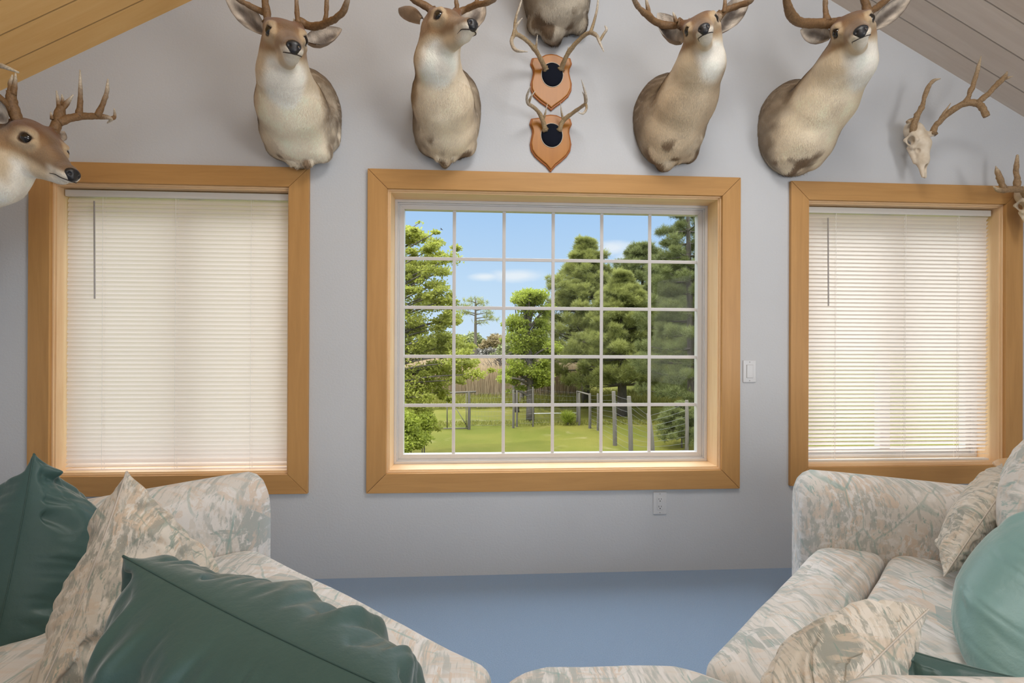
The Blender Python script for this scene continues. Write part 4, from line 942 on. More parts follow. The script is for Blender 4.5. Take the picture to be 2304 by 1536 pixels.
pR0, pR1 = v2(at_z(1838, 1216, SZ)), v2(at_z(1570, 1483, SZ))
sofa('right sofa section with one rolled arm below the right window', pR0, pR1, (.655, -.755), .82, .205, (.92, -.39), .86, .665, 0, .60, 11)
pL0, pL1 = v2(at_z(576, 1222, SZ)), v2(at_z(1128, 1492, SZ))
sofa('left sofa section with one rolled arm below the left window', pL0, pL1, (-.642, -.767), .86, .30, (-.80, -.60), .84, .665, 0, .58, 31)
# corner seat between the two sections
wl, wr_ = v2(at_z(1150, 1492, SZ)), v2(at_z(1640, 1510, SZ)); wm0, wm1 = v2(at_z(1215, 1470, SZ)), v2(at_z(1530, 1471, SZ))
root = thing('sofa_corner', (.3, -1.7, 0), 'curved corner seat of the sofa at the bottom edge, joining both sections', 'sofa', 'curved sectional sofa')
nL, nR = np.array((-.642, -.767)), np.array((.655, -.755))
wl2, wr2 = wl + nL*.80 + np.array((.03, 0)), wr_ + nR*.72
cushion_box('seat_cushion', PRINT, root, [wm0, wm1, wr_, wr2, wl2, wl], .22, SZ-.008, .05, .02, 51)
cushion_box('base', PRINT, root, [wm0+np.array((.03, -.04)), wm1+np.array((-.03, -.04)), wr2-np.array((.04, 0)), wl2+np.array((.06, 0))], .03, .215, .02, 0, 52)
bkp = at_z(2020, 1519, .86)
cushion_box('backrest', PRINT, root, [(bkp.x-.07, bkp.y+.05), (bkp.x+.28, bkp.y+.02), (bkp.x+.34, bkp.y-.14), (bkp.x-.10, bkp.y-.14)], .42, .86, .06, .0, 53)

# ------------------------------------------------------------------ the pillows on the sofa
def PX(px, py, d): return np.array(at_d(px, py, d))
def upright(tx, ty, td, bx, by, bd, far, flen):
    Tn, Bn = PX(tx, ty, td), PX(bx, by, bd); f = np.array(far, float); f = f/np.linalg.norm(f)*flen
    return [Tn, Tn+f, Bn+f, Bn]
def diamond(T_, R_, B_): a, b, c = PX(*T_), PX(*R_), PX(*B_); return [a, b, b+c-a, c]
pillow('back_pillow', 'dark green back pillow standing at the far left, in front of the left window corner', 'pillow', diamond((76, 1020, 1.32), (222, 1178, 1.62), (-30, 1520, 1.18)), .15, GREEN, THREAD_G, 1, 'pillows on the sofa', fold=.034, ncr=80)
pillow('back_pillow', 'large patterned back pillow on the left, standing between two green ones', 'pillow', diamond((285, 1060, 1.06), (482, 1300, 1.34), (70, 1600, .88)), .135, PRINT2, THREAD_P, 2, 'pillows on the sofa', wr=.022, fold=.026, ncr=90)
a3 = PX(277, 1250, .86); b3 = PX(960, 1585, .585)
pillow('back_pillow', 'long dark green back pillow lying across the lower left foreground', 'pillow', [a3, b3, b3+np.array((.03, .08, -.36)), a3+np.array((.06, .08, -.36))], .145, GREEN, THREAD_G, 3, 'pillows on the sofa', fold=.040, n=200, wr=.014, ncr=120)
pillow('throw_pillow', 'small patterned pillow standing by the arm of the right sofa section', 'pillow', upright(2277, 1074, 1.56, 2124, 1297, 1.47, (.70, .72, -.06), .36), .056, PRINT2, THREAD_P, 4, 'pillows on the sofa', wr=.012, fold=.014)
pillow('back_pillow', 'big pale patterned back cushion rising at the right picture edge', 'pillow', upright(2485, 985, 1.38, 2412, 1370, 1.27, (.70, .72, -.04), .42), .165, PRINT, THREAD_P, 5, 'pillows on the sofa', fold=.010)
pillow('back_pillow', 'big brightly lit green pillow in the lower right corner', 'pillow', upright(2610, 1235, 1.06, 2385, 1790, .92, (.68, .70, -.04), .34), .22, GREEN_LIT, THREAD_G, 6, 'pillows on the sofa', fold=.022, wr=.008, ncr=36)
t7, b7 = PX(2090, 1370, 1.06), PX(1915, 1540, .93)
pillow('throw_pillow', 'patterned throw pillow tipped over on the front of the right seat, beside the brightly lit green pillow', 'pillow', [t7, b7, b7+np.array((-.20, -.01, -.10)), t7+np.array((-.22, .07, -.15))], .085, PRINT2, THREAD_P, 7, 'pillows on the sofa', wr=.018, fold=.018, ncr=80)
c8 = PX(2100, 1590, .98)
pillow('throw_pillow', 'dark green pillow mostly hidden between the tipped patterned pillow and the brightly lit green one', 'pillow', [c8+np.array((-.09, .10, .09)), c8+np.array((.16, -.10, .10)), c8+np.array((.16, -.12, -.2)), c8+np.array((-.09, .06, -.2))], .06, GREEN, THREAD_G, 8, 'pillows on the sofa')
# ------------------------------------------------------------------ the garden outside
GZ = -1.8
def leaf_mat(name, lo, hi, trans=.45, tcol=None):
    m = bpy.data.materials.new(name); m.use_nodes = True; t = NT(m.node_tree); b = m.node_tree.nodes['Principled BSDF']; o = coord(t)
    at = t.n('ShaderNodeAttribute', _attribute_name='coat').outputs['Fac']
    col = t.mix(t.math('ADD', t.math('MULTIPLY', at, .65), t.math('MULTIPLY', t.noise(o, .9, 3), .5)), lo, hi)
    setb(t, b, Base__Color=col, Roughness=.6, Specular__IOR__Level=.25)
    tl = t.n('ShaderNodeBsdfTranslucent', Color=t.mix(.5, col, tcol or hi))
    mx = t.n('ShaderNodeMixShader', i0=trans, i1=b.outputs[0], i2=tl.outputs[0]); t.t.links.new(mx.outputs[0], m.node_tree.nodes['Material Output'].inputs[0]); return m
LEAF_A = leaf_mat('spring_leaves', (.10, .12, .016), (.36, .355, .075), .45, (.55, .60, .10))
LEAF_B = leaf_mat('young_leaves', (.085, .115, .014), (.30, .32, .05), .45, (.48, .58, .08))
LEAF_Y = leaf_mat('willow_leaves', (.17, .17, .03), (.36, .33, .085), .4)
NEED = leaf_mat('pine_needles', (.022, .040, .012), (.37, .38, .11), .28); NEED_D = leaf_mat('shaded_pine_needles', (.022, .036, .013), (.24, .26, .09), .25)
FAR_G = leaf_mat('far_foliage', (.10, .13, .05), (.27, .28, .11), .2); FAR_O = leaf_mat('far_red_foliage', (.15, .105, .05), (.30, .235, .11), .2); FAR_B = leaf_mat('bare_twigs', (.14, .125, .105), (.25, .23, .20), .1)
BARK, t, b = new_mat('bark'); o = coord(t); n = t.noise(t.mapping(o, (9, 9, 2)), 3, 5, .7); setb(t, b, Base__Color=t.mix(n, (.035, .028, .022), (.16, .13, .10)), Roughness=.9, Normal=t.bump(n, .8, .02))
POST, t, b = new_mat('weathered_post'); o = coord(t); n = t.noise(t.mapping(o, (30, 30, 3)), 2, 6, .7); setb(t, b, Base__Color=t.mix(n, (.05, .042, .033), (.19, .165, .135)), Roughness=.9, Normal=t.bump(n, .8, .01))
WIRE = plain('fence_wire', (.16, .16, .155), .5, .4, metallic=.3)

LAWN, t, b = new_mat('lawn'); o = coord(t)
n1 = t.noise(o, .35, 4, .6); n2 = t.noise(t.mapping(o, (1, 1, 1)), 6, 5, .7); n3 = t.noise(o, 60, 3, .7)
col = t.mix(t.ramp(n1, [(.35, 0), (.65, 1)]), (.10, .115, .014), (.19, .165, .034)); col = t.mix(t.math('MULTIPLY', n2, .55), col, (.145, .14, .024)); col = t.mix(t.math('MULTIPLY', t.ramp(n3, [(.4, 1), (.6, 0)]), .35), col, (.052, .062, .011))
dry = t.ramp(t.noise(o, .8, 4, .6, 1.0), [(.60, 0), (.72, 1)]); col = t.mix(t.math('MULTIPLY', dry, .5), col, (.25, .21, .105))
setb(t, b, Base__Color=col, Roughness=.9, Specular__IOR__Level=.1, Normal=t.bump(t.math('ADD', n3, n2), .7, .05))
bm = bmesh.new(); bmesh.ops.create_grid(bm, x_segments=120, y_segments=120, size=1)
bmesh.ops.scale(bm, vec=(150, 150, 1), verts=bm.verts); bmesh.ops.translate(bm, vec=(0, 150, GZ), verts=bm.verts)
for v in bm.verts: v.co.z += (math.sin(v.co.x*.21)+math.cos(v.co.y*.17))*.05*min(1, max(0, (v.co.y-4)/8))
me = bpy.data.meshes.new('lawn'); bm.to_mesh(me); bm.free(); tag(link('lawn', me, LAWN, None, True), kind='structure')

rgG = np.random.default_rng(7)
def cards(P, size, rg, aspect=1.7, up=0.0, N=None, droop=0.0):
    n = len(P); d = rg.normal(size=(n, 3)); d[:, 2] = d[:, 2]*.7 - droop; d /= np.linalg.norm(d, axis=1)[:, None]
    q = rg.normal(size=(n, 3)); q[:, 2] += up; s = np.cross(d, q); s /= np.maximum(np.linalg.norm(s, axis=1), 1e-6)[:, None]
    L = (size*(.6+.8*rg.random(n)))[:, None]; Wd = L/aspect
    V = np.stack([P, P+d*L*.45+s*Wd*.5, P+d*L, P+d*L*.45-s*Wd*.5], 1).reshape(-1, 3); F = np.arange(n*4).reshape(-1, 4); return V, F
def foliage(parts, clumps, count, size, mat, seed, name='foliage', aspect=1.7, shell=.55, droop=0.0, parent=None):
    """clumps: (centre, radii, weight)"""
    rg = np.random.default_rng(seed); w = np.array([c[2] for c in clumps], float); w /= w.sum(); k = rg.choice(len(clumps), count, p=w)
    c = np.array([x[0] for x in clumps])[k]; r = np.array([x[1] for x in clumps])[k]
    d = rg.normal(size=(count, 3)); d /= np.linalg.norm(d, axis=1)[:, None]; rad = rg.random(count)**shell
    P = c + d*r*rad[:, None]; V, F = cards(P, size, rg, aspect, droop=droop)
    me = np_mesh(name, V, F); tone = np.clip(.5 + .35*d[:, 2]*0 + rg.normal(size=count)*.28, 0, 1); color_attr(me, np.repeat(np.repeat(tone, 4)[:, None], 3, 1))
    return link(name, me, mat, parent)
def tufts(P, D, L, rg, mat, name, parent, per=16, width=.010, spread=.55, tone=None):
    """needle tufts: thin blades fanning out of each point along D"""
    n = len(P); P = np.repeat(P, per, 0); D = np.repeat(D, per, 0); Ls = np.repeat(L, per)*(.7+.5*rg.random(n*per))
    d = D + rg.normal(size=D.shape)*spread; d /= np.linalg.norm(d, axis=1)[:, None]; s = np.cross(d, rg.normal(size=d.shape)); s /= np.maximum(np.linalg.norm(s, axis=1), 1e-6)[:, None]
    w = width; V = np.stack([P-s*w*.5, P+s*w*.5, P+d*Ls[:, None]+s*w*.22, P+d*Ls[:, None]-s*w*.22], 1).reshape(-1, 3)
    me = np_mesh(name, V, np.arange(len(V)).reshape(-1, 4)); tn = np.repeat(tone if tone is not None else np.clip(.5+.25*rg.normal(size=n), 0, 1), per*4); color_attr(me, np.repeat(tn[:, None], 3, 1))
    return link(name, me, mat, parent)
def branch_mesh(segs, name, parent, mat=BARK):
    mb = MB()
    for pts, rr in segs:
        P = catmull([(*p, r) for p, r in zip(pts, rr)], 4); mb.tube([Vector(q[:3]) for q in P], [max(q[3], .004) for q in P], 7)
    return mb.build(name, mat, parent, True)
def ground(px, py): return np.array(at_z(px, py, GZ))

def broadleaf(label, base, h, clumps, count, size, mat, seed, trunk_r=.1, lean=(0, 0), group='garden trees', trunks=None):
    root = thing('broadleaf_tree', tuple(base), label, 'tree', group); base = np.array(base); rg = np.random.default_rng(seed)
    top = base + np.array((lean[0], lean[1], h)); segs = []
    for t0, t1, r0 in (trunks or [(base, top, trunk_r)]): 
        t0, t1 = np.array(t0), np.array(t1); mid = (t0+t1)/2 + rg.normal(size=3)*.06*np.array((1, 1, 0)); segs.append(([t0-np.array((0, 0, .1)), mid, t1], [r0, r0*.75, r0*.25]))
    for c, r, w in clumps:
        if r[0] < .22 and rg.random() < .86: continue
        t0, t1, r0 = (trunks or [(base, top, trunk_r)])[int(rg.integers(0, len(trunks or [1])))]
        t0, t1 = np.array(t0), np.array(t1); f = np.clip((c[2]-t0[2])/(t1[2]-t0[2])*.8, .25, .95); s = t0+(t1-t0)*f
        segs.append(([s, (s+np.array(c))/2 + np.array((0, 0, .1)), np.array(c)], [r0*.35, r0*.22, r0*.08]))
    branch_mesh(segs, 'trunk', root); foliage(None, clumps, count, size, mat, seed, parent=root); return root
def CL(px, py, y, rx, rz, w, ry=None):             # clump of the crown: photo position, depth, radii in metres
    return (np.array(at_y(px, py, y)), np.array((rx, ry or rx, rz)), w)
# big spring-green tree at the left side of the view
rt = np.random.default_rng(21)
cl = []
for px, py, y, rx, rz, w in ((870, 620, 10.6, .75, .85, 5), (905, 700, 10.2, .85, .70, 6), (880, 800, 9.8, .9, .8, 6), (935, 770, 10.4, .70, .55, 4), (955, 850, 10.2, .70, .42, 4), (1000, 830, 10.6, .62, .36, 3), (1045, 825, 10.8, .42, .24, 1.6), (905, 880, 9.6, .7, .5, 4), (880, 940, 9.3, .6, .55, 4), (900, 560, 10.9, .40, .36, 1.6), (925, 590, 10.9, .36, .20, 1.1), (965, 572, 11, .30, .16, .6), (930, 640, 10.8, .5, .28, 1.7), (978, 640, 11, .30, .17, .6), (1005, 648, 11, .16, .12, .12), (985, 690, 11, .42, .18, 1.1), (1030, 705, 11, .20, .10, .25), (900, 515, 11.1, .26, .20, .6), (945, 500, 11.2, .16, .07, .12), (1005, 780, 11, .35, .30, 1.2), (940, 920, 9.6, .45, .30, 1.5), (960, 690, 10.8, .45, .3, 1.2)):
    cl.append(CL(px, py, y, rx, rz, w))
eb = np.array(at_z(845, 960, GZ)); eb = np.array((at_y(838, 700, 10.3).x, 10.3, GZ))
cl = [(c[0], c[1]*.85, c[2]*.5) for c in cl]
for q in range(190):
    py = 515+rt.random()*470; edge = np.interp(py, [490, 560, 640, 690, 740, 830, 880, 940, 1000], [950, 995, 1012, 1035, 1025, 1085, 1020, 985, 955]); px = 870+(edge-870)*rt.random()**.8; r_ = .07+.17*rt.random()**1.5; px += rt.normal()*14; cl.append(CL(px, py, 9.4+2.0*rt.random(), r_*1.5, r_*.7, r_*4.5))
broadleaf('large spring-green tree filling the left side of the middle window', eb, 5.2, cl, 60000, .066, LEAF_A, 21, .10)
# shrub at its foot
sb = ground(915, 990); cl = [CL(905, 960, 8.6, .42, .40, 3), CL(925, 990, 8.6, .36, .22, 2), CL(955, 950, 9.3, .30, .26, 1.2), CL(890, 1000, 8.2, .4, .25, 2), CL(950, 985, 9.0, .25, .16, .7)]
root = thing('shrub', (float(cl[0][0][0]), 8.7, GZ), 'dense green shrub at the lower left corner of the middle window view', 'shrub'); foliage(None, cl, 9000, .065, LEAF_B, 22, parent=root)
branch_mesh([([np.array((c[0][0], c[0][1], GZ-.05)), np.array(c[0])*.5+np.array((c[0][0], c[0][1], GZ))*.5, np.array(c[0])], [.02, .014, .006]) for c in cl], 'stem', root)
# small two-stemmed trees in the middle
g1, g2, g3 = ground(1193, 945), ground(1163, 925), ground(1172, 912)
yb = g1[1]; cl = [CL(px, py, yb+dy, rx, rz, w) for px, py, dy, rx, rz, w in ((1188, 700, 0, .52, .42, 3), (1170, 760, -.2, .80, .60, 6), (1210, 770, .2, .70, .65, 5), (1160, 825, -.3, .55, .45, 3.2), (1205, 835, -.4, .70, .38, 4), (1235, 845, -.6, .30, .22, 1), (1158, 675, .3, .30, .22, .7), (1200, 664, 0, .2, .14, .4), (1226, 710, .3, .3, .4, 1.2), (1150, 720, 0, .42, .22, 1), (1145, 880, -.2, .3, .15, .5))]
cl = [(c[0], c[1]*.75, c[2]*.6) for c in cl]
for q in range(80):
    py = 655+rt.random()**1.1*220; hw = np.interp(py, [650, 700, 780, 840, 880], [20, 44, 60, 62, 45]); px = 1188+hw*(2*rt.random()-1)+rt.normal()*5; r_ = .10+.20*rt.random(); cl.append(CL(px, py, yb+rt.normal()*.35, r_*1.4, r_*.7, r_*4))
broadleaf('bright green tree in the middle of the view, its bare trunks behind the fence posts', g1, 3.4, cl, 24000, .085, LEAF_B, 23, .13, trunks=[(g1, g1+np.array((-.1, 0, 3.6)), .17), (g2, g2+np.array((.05, .1, 3.0)), .12), (g3, g3+np.array((.1, .1, 2.6)), .12)])
def bare(label, base, h, spread, seed, n=26):
    root = thing('bare_tree', tuple(base), label, 'tree', 'garden trees'); rg = np.random.default_rng(seed); b = np.array(base); segs = [([b, b+np.array((.03, 0, h*.5)), b+np.array((-.05, 0, h))], [.13, .09, .02])]
    for i in range(n):
        f = .3+.65*rg.random(); s = b+np.array((0, 0, h*f)); a = rg.random()*6.28; L = spread*(1.2-f)*(.5+rg.random()*.6); e = s+np.array((math.cos(a)*L, math.sin(a)*L*.5, L*(.5+.6*rg.random()))); segs.append(([s, (s+e)/2+np.array((0, 0, -.05)), e], [.04, .022, .006]))
        for q in range(3): e2 = e+rg.normal(size=3)*.22+np.array((0, 0, .15)); m_ = (s+e)/2; segs.append(([m_, (m_+e2)/2, e2], [.016, .010, .004]))
    branch_mesh(segs, 'trunk', root); return root
bare('slim leafless tree in front of the straw-coloured reeds', ground(1126, 893), 2.3, 1.5, 24)

# ---- pines
def pine(label, base, top, width, seed, mat, layers=15, per_b=9, tuftn=9, tl=.26, low=.12, trunk_r=.22, wmin=.12, group='garden pines', up=.25, per=14, width_n=.016, taper=.8, lean=0.0, plume=.42, sparse=.0):
    base = np.array(base, float); rg = np.random.default_rng(seed); root = thing('pine_tree', tuple(base), label, 'tree', group); h = top-base[2]; segs = [([base-np.array((0, 0, .1)), base+np.array((lean*.5, 0, h*.5)), base+np.array((lean, 0, h))], [trunk_r, trunk_r*.6, .02])]; P = []; D = []; Tn = []
    for l in range(layers):
        skip = sparse*sst(.45, .75, np.array([l/(layers-1)]))[0]
        f = low+(1-low)*(l/(layers-1))**.9; R = width*.5*(max(wmin, (1-f)**taper if f > .3 else (1-.3)**taper*(.85+.15*f/.3)))
        for k in range(per_b):
            if rg.random() < skip: continue
            a = 2*math.pi*(k+rg.random()*.7)/per_b + l*.9; L = R*(.6+.6*rg.random()); s = base+np.array((lean*f, 0, h*f)); e = s+np.array((math.cos(a)*L, math.sin(a)*L, L*up*(rg.random()*1.1-.15)))
            if l % 2 == 0 or rg.random() < .5: segs.append(([s, (s+e)/2+np.array((0, 0, -.04*L)), e], [trunk_r*.22*(1-f*.6), trunk_r*.12, .008]))
            out = (e-s)/max(np.linalg.norm(e-s), .01)
            for (u, rp, nn) in ((1.0, 1.0, int(tuftn*3.6)), (.62, .85, int(tuftn*1.8))):
                c_ = s+(e-s)*u; rr_ = plume*rp*(1-.55*f)*(.65+.7*rg.random()); v_ = rg.normal(size=(nn, 3)); v_ /= np.linalg.norm(v_, axis=1)[:, None]; v_ *= rg.random((nn, 1))**.5
                P += list(c_ + v_*np.array((rr_, rr_, rr_*.62)) + out*rr_*.3); D += list(v_*.6 + out*.35 + np.array((0, 0, .55))); Tn += list(np.clip(.42+.42*v_[:, 2]+.12*(u > .9)+rg.normal(size=nn)*.12, 0, 1))  # top needles of each plume toned lighter: light from above put into colour
    branch_mesh(segs, 'trunk', root); P = np.array(P); tufts(P, np.array(D), np.full(len(P), tl*.52)*(.7+.6*rg.random(len(P))), rg, mat, 'needles', root, int(per*1.25), width_n*.52, tone=np.array(Tn)); return root
def pz(px, py, y): return at_y(px, py, y).z
def pine_at(label, px, y, top_py, wpx, seed, mat, **k):
    x = at_y(px, 700, y).x; return pine(label, (x, y, GZ), pz(px, top_py, y), wpx*(y+CAM_D)/F_PX, seed, mat, **k)
pine_at('tall full pine behind the centre of the fence, just right of the bright green tree', 1318, 20.5, 548, 370, 31, NEED, layers=19, per_b=12, tuftn=13, tl=.34, low=.16, up=.45, taper=.85, wmin=.05, per=15, width_n=.022)
pine_at('broad pine lower than its neighbours, in front of the tall full one', 1400, 17.5, 622, 280, 32, NEED, layers=16, per_b=12, tuftn=13, tl=.28, low=.22, up=.40, taper=.75, wmin=.06, per=15, width_n=.018)
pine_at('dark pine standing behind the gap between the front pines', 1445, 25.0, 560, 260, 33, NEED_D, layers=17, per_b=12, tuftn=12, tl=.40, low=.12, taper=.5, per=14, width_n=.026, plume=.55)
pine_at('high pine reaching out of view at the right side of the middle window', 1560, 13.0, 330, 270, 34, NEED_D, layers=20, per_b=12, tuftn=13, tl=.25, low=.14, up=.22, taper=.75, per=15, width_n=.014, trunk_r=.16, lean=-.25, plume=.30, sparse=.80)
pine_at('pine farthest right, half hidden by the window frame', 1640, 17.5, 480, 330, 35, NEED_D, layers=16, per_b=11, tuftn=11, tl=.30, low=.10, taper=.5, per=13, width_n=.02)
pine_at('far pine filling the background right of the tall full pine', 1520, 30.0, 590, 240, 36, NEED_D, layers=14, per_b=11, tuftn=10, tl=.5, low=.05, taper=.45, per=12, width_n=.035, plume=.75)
# lone far pine with flat layered branches
lp = np.array((at_y(1070, 700, 57).x, 57, GZ)); zt = pz(1070, 668, 57); root = thing('pine_tree', tuple(lp), 'lone distant pine with flat layered branches above the tree line', 'tree', 'garden pines'); segs = [([lp, (lp+np.array((0, 0, (zt-GZ)*.6))), np.array((lp[0], 57, zt-.1))], [.22, .16, .05])]; P = []; D = []; rg = np.random.default_rng(41)
for px, py, L in ((1055, 676, -1), (1085, 680, 1), (1048, 688, -1.2), (1092, 694, 1.3), (1070, 672, .2), (1052, 705, -1.0), (1098, 712, 1.6), (1108, 718, 2.1), (1042, 700, -1.7), (1075, 684, .4), (1096, 703, 1.5), (1060, 692, -.6), (1085, 725, .9)):
    e = np.array(at_y(px, py, 57)); s = np.array((lp[0], 57, e[2]-.25)); segs.append(([s, (s+e)/2, e], [.07, .05, .02])); 
    for q in range(20): P.append(e+rg.normal(size=3)*np.array((.42, .5, .09))); D.append((.2*np.sign(L), 0, .4))
branch_mesh(segs, 'trunk', root); tufts(np.array(P), np.array(D), np.full(len(P), .36), rg, NEED, 'needles', root, 9, .035, 1.0)
# bush by the corner post and the cedar behind the right post
b0 = ground(1278, 955); root = thing('bush', tuple(b0), 'small spiky bush on the lawn left of the double corner post', 'shrub'); P = []; D = []
for q in range(110): a = rgG.random()*6.28; P.append(b0+np.array((math.cos(a)*.10, math.sin(a)*.10, .05+.30*rgG.random()))); D.append((math.cos(a)*.6, math.sin(a)*.6, .8))
tufts(np.array(P), np.array(D), np.full(110, .22), rgG, LEAF_B, 'foliage', root, 8, .014, .4); branch_mesh([([b0, b0+np.array((0, 0, .2)), b0+np.array((.02, 0, .4))], [.025, .018, .008])], 'stem', root)
pine_at('small low cedar behind the post at the right edge of the middle window', 1535, 11.2, 912, 120, 43, NEED_D, layers=6, per_b=10, tuftn=12, tl=.16, low=.25, taper=.4, per=12, width_n=.011, trunk_r=.03, plume=.16)
# ---- reeds
rg = np.random.default_rng(51); n = 60000; y = 23.0+22*rg.random(n)**1.3; x = at_y(1130, 800, 30).x/32.5*(y+CAM_D) + (rg.random(n)-.55)*.36*(y+CAM_D); P = np.stack([x, y, np.full(n, GZ)], 1)
h = 1.25+.55*rg.random(n); d = rg.normal(size=(n, 3))*.07; d[:, 2] = 1; sd = np.stack([np.ones(n), rg.normal(size=n)*.3, np.zeros(n)], 1); w = (.004+.00032*y)[:, None]
V = np.stack([P-sd*w, P+sd*w, P+d*h[:, None]+sd*w*.5, P+d*h[:, None]-sd*w*.5], 1).reshape(-1, 3); me = np_mesh('reeds', V, np.arange(4*n).reshape(-1, 4)); tn = np.repeat(rg.random(n), 4); color_attr(me, np.repeat(tn[:, None], 3, 1))
tag(link('reeds', me, leaf_mat('straw_reeds', (.29, .20, .115), (.49, .38, .24), .25)), 'field of dry straw-coloured reeds in the marsh beyond the fence', 'reeds', kind='stuff')
# rough grass where the lawn meets the reeds and along the fence
n = 26000; k = rg.random(n); y = np.where(k < .8, 20+5*rg.random(n), 15.2+1.0*rg.random(n)); x = at_y(1160, 800, 22).x + (rg.random(n)-.5)*17; P = np.stack([x, y, np.full(n, GZ)], 1); h = np.where(k < .8, .16+.3*rg.random(n), .02+.06*rg.random(n)); d = rg.normal(size=(n, 3))*.35; d[:, 2] = 1; sd = np.stack([np.ones(n), rg.normal(size=n)*.4, np.zeros(n)], 1); w = .016
V = np.stack([P-sd*w, P+sd*w, P+d*h[:, None]+sd*w*.2, P+d*h[:, None]-sd*w*.2], 1).reshape(-1, 3); me = np_mesh('tall_grass', V, np.arange(4*n).reshape(-1, 4)); color_attr(me, np.repeat(np.repeat(rg.random(n), 4)[:, None], 3, 1)); tag(link('tall_grass', me, leaf_mat('meadow_grass', (.11, .125, .014), (.25, .23, .055), .3)), 'taller meadow grass along the fence and at the edge of the reeds', 'grass', kind='stuff')
# ---- distant trees
rg = np.random.default_rng(61); k = 0
for px, top, wpx, mat, y, lab in ((985, 748, 70, LEAF_Y, 42, 'yellow-green willow behind the left tree'), (1035, 752, 60, FAR_G, 84, 'rounded green tree of the far tree line, below the lone pine'), (1072, 745, 48, FAR_G, 92, 'tree of the far tree line right below the foot of the lone pine'), (1010, 775, 60, FAR_G, 70, 'low far tree beside the yellow-green willow'), (1100, 752, 40, FAR_O, 88, 'rust-tinted tree of the far tree line, right of the lone pine'), (1130, 750, 46, FAR_O, 95, 'rust-tinted tree of the far tree line, left of the bright green tree'), (1098, 782, 34, FAR_B, 72, 'grey leafless tree in front of the rust-tinted trees'), (1068, 785, 30, FAR_B, 74, 'grey leafless tree directly below the lone pine'), (1150, 765, 60, FAR_G, 78, 'far green tree behind the top of the slim leafless tree'), (1205, 752, 70, FAR_G, 82, 'far green tree hidden behind the bright green tree'), (1240, 790, 60, FAR_G, 62, 'far tree between the bright green tree and the tall pine'), (950, 770, 60, FAR_G, 66, 'far green tree behind the left tree'), (1120, 790, 30, FAR_G, 68, 'low green far tree behind the slim leafless tree')):
    c = at_y(px, top, y); hh = c.z-GZ; base = (c.x, y, GZ); root = thing('distant_tree', base, lab, 'tree', 'distant tree line'); r = wpx*.5*(y+CAM_D)/F_PX
    cl = [(np.array((c.x+(rg.random()-.5)*r*1.2, y+(rg.random()-.5)*r, GZ+hh*f)), np.array((r*(.95-.35*f), r*.7, hh*.20)), 1.0) for f in (.15, .3, .45, .6, .7, .8)]
    foliage(None, cl, 2400, .05*r+.004*y, mat, 70+k, parent=root); MB().tube([(c.x, y, GZ-.1), (c.x, y, GZ+hh*.6)], [.16, .08], 7).build('trunk', BARK, root); k += 1
# ---- fence posts, gate and wire
def post(px, yb_, top, r, label, lean=(0, 0), z=None):
    b = ground(px, yb_); dist = b[1]; tz = pz(px, top, dist); tx_ = at_y(px+lean[0], top, dist).x; root = None
    mb = MB(); rr = r; mb.tube([(b[0], b[1], GZ-.15), ((b[0]+tx_)/2+.01, b[1], (GZ+tz)/2), (tx_, b[1], tz)], [rr*1.05, rr, rr*.9], 9); o = mb.build('fence_post', POST, None, True, loc=(float(b[0]), float(b[1]), GZ), bevel=.004); tag(o, label, 'fence post', 'weathered fence posts'); return Vector((tx_, b[1], tz)), Vector(b)
pp = {}
for key, a in dict(g=(1055, 963, 880, .055, 'thick gate post carrying the right end of the gate beam'), c1=(1155, 961, 877, .042, 'left one of the two posts side by side before the small trunk'), c2=(1163, 958, 878, .034, 'right one of the two posts side by side before the small trunk'), c3=(1199, 958, 870, .030, 'thin post just right of the thick bare trunk'),
    d1=(1299, 950, 879, .045, 'corner post carrying the left end of the sloping rail'), d2=(1303.5, 956, 884, .042, 'shorter post pressed against the corner post'), d3=(1327, 963, 885, .050, 'post under the right end of the sloping rail'), d4=(1345, 968, 885, .040, 'post half covered by a window bar, third after the corner'), e1=(1384, 1003, 880, .060, 'sturdy leaning post with a pale top, left of the darker one', (-3.5, 0)), e2=(1420, 1024, 891, .060, 'dark tall post leaning left, in the fifth pane of the bottom row', (-5, 0)), e3=(1470, 1024, 930, .062, 'grey post tilted strongly left at the sixth window bar', (-11, 0)), e4=(1545, 1021, 900, .050, 'upright post in front of the small cedar, farthest right')).items():
    pp[key] = post(a[0], a[1], a[2], a[3], a[4], a[5] if len(a) > 5 else (0, 0))
gt = thing('garden_gate', (float(pp['g'][1].x)-.6, float(pp['g'][1].y), GZ), 'rustic gate frame of thin poles beside the thick gate post at the left', 'gate'); y = pp['g'][1].y
MB().tube([at_y(1000, 884, y), at_y(1071, 881, y)], .030, 8).build('top_beam', POST, gt, True)
MB().tube([at_y(1006, 884, y), at_y(1006, 962, y)], .018, 8).build('pole', POST, gt, True); MB().tube([at_y(1049, 884, y-.05), at_y(1049, 962, y-.05)], .014, 8).build('pole', POST, gt, True)
MB().tube([at_y(966, 964, y), at_y(1052, 963, y)], .022, 8).build('bottom_bar', POST, gt, True); MB().tube([at_y(1026, 918, y-.03), at_y(1053, 962, y-.03)], .013, 8).build('brace', POST, gt, True)
o = MB().tube([pp['d1'][0]+Vector((0, -.03, -.02)), pp['d3'][0]+Vector((0, -.03, -.04))], .030, 8).build('fence_rail', POST, None, True); tag(o, 'sloping wooden rail laid between the corner post and the next post', 'rail')
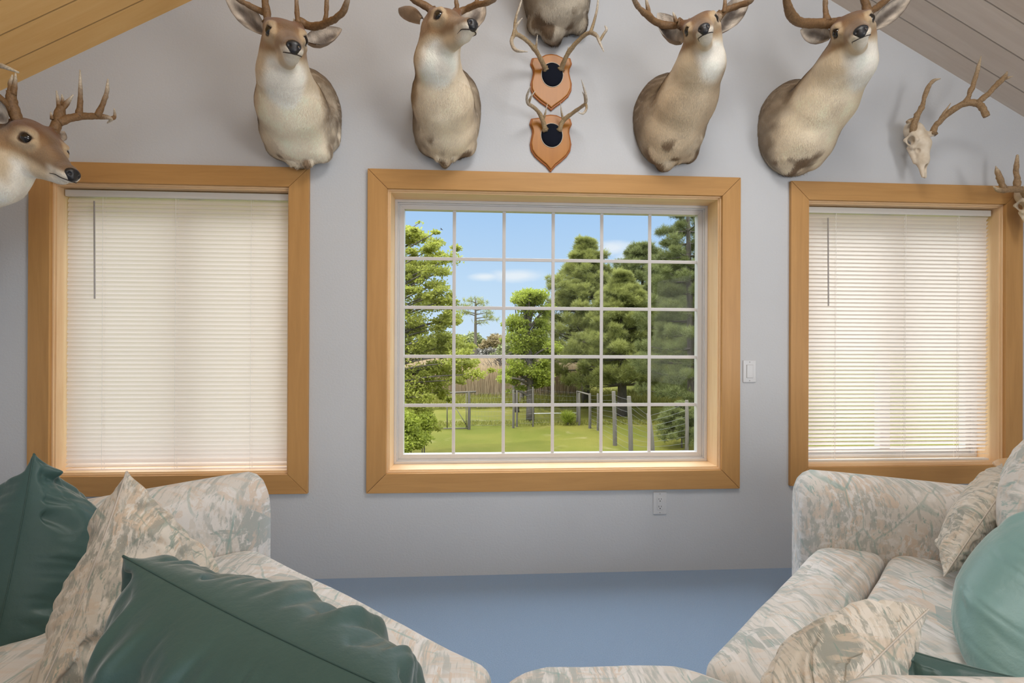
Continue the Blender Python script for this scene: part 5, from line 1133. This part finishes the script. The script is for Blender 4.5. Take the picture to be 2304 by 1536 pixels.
yr = pp['d1'][1].y+.2; o = MB().tube([at_y(1200, 930, yr), at_y(1300, 929, yr)], .018, 8).build('white_rail', plain('white_paint', (.50, .49, .47), .5), None, True); tag(o, 'thin white horizontal rail in the shade between trunk and corner post', 'rail')
def wires(a, b, name, label, n=9, verts=0, r=.0026):
    mb = MB()
    for k in range(n):
        f = .08+.86*k/(n-1); p, q = a[1].lerp(a[0], f), b[1].lerp(b[0], f); m_ = (p+q)/2+Vector((0, 0, -.02)); mb.tube([p, m_, q], r, 4)
    for k in range(1, verts): 
        u = k/verts; mb.tube([a[1].lerp(b[1], u)+Vector((0, 0, .08)), a[0].lerp(b[0], u)+Vector((0, 0, -.1))], r*.7, 4)
    o = mb.build(name, WIRE, None); tag(o, label, 'wire fence', 'wire mesh between the posts')
wires(pp['g'], pp['c1'], 'wire_fence', 'wire mesh between the gate post and the double posts', 8, 14, .0020); wires(pp['c2'], pp['c3'], 'wire_fence', 'wire mesh between the double posts and the thin post', 8, 6, .0020); wires(pp['c3'], pp['d1'], 'wire_fence', 'wire mesh from the thin post to the corner post', 8, 12, .0020)
wires(pp['d3'], pp['e1'], 'wire_fence', 'wires between the rail posts and the sturdy leaning post', 9); wires(pp['e1'], pp['e2'], 'wire_fence', 'wires between the sturdy leaning post and the dark tall post', 9); wires(pp['e2'], pp['e3'], 'wire_fence', 'wires between the dark tall post and the tilted grey post', 9); wires(pp['e3'], pp['e4'], 'wire_fence', 'wires between the tilted grey post and the farthest right post', 8)
# bird
bp = at_y(993.5, 515.5, 30); bmb = MB(); bmb.tube([bp+Vector((-.10, 0, .03)), bp, bp+Vector((.09, 0, -.05))], [.008, .035, .006], 8); bmb.add([bp+Vector((-.03, 0, .02)), bp+Vector((.03, .02, -.01)), bp+Vector((-.08, .25, .10))], [(0, 1, 2)]); bmb.add([bp+Vector((-.03, 0, .02)), bp+Vector((.03, -.02, -.01)), bp+Vector((-.05, -.22, .08))], [(0, 1, 2)])
o = bmb.build('bird', DARK, None, True, loc=tuple(bp)); tag(o, 'tiny dark bird flying in the sky at the top left pane', 'bird')
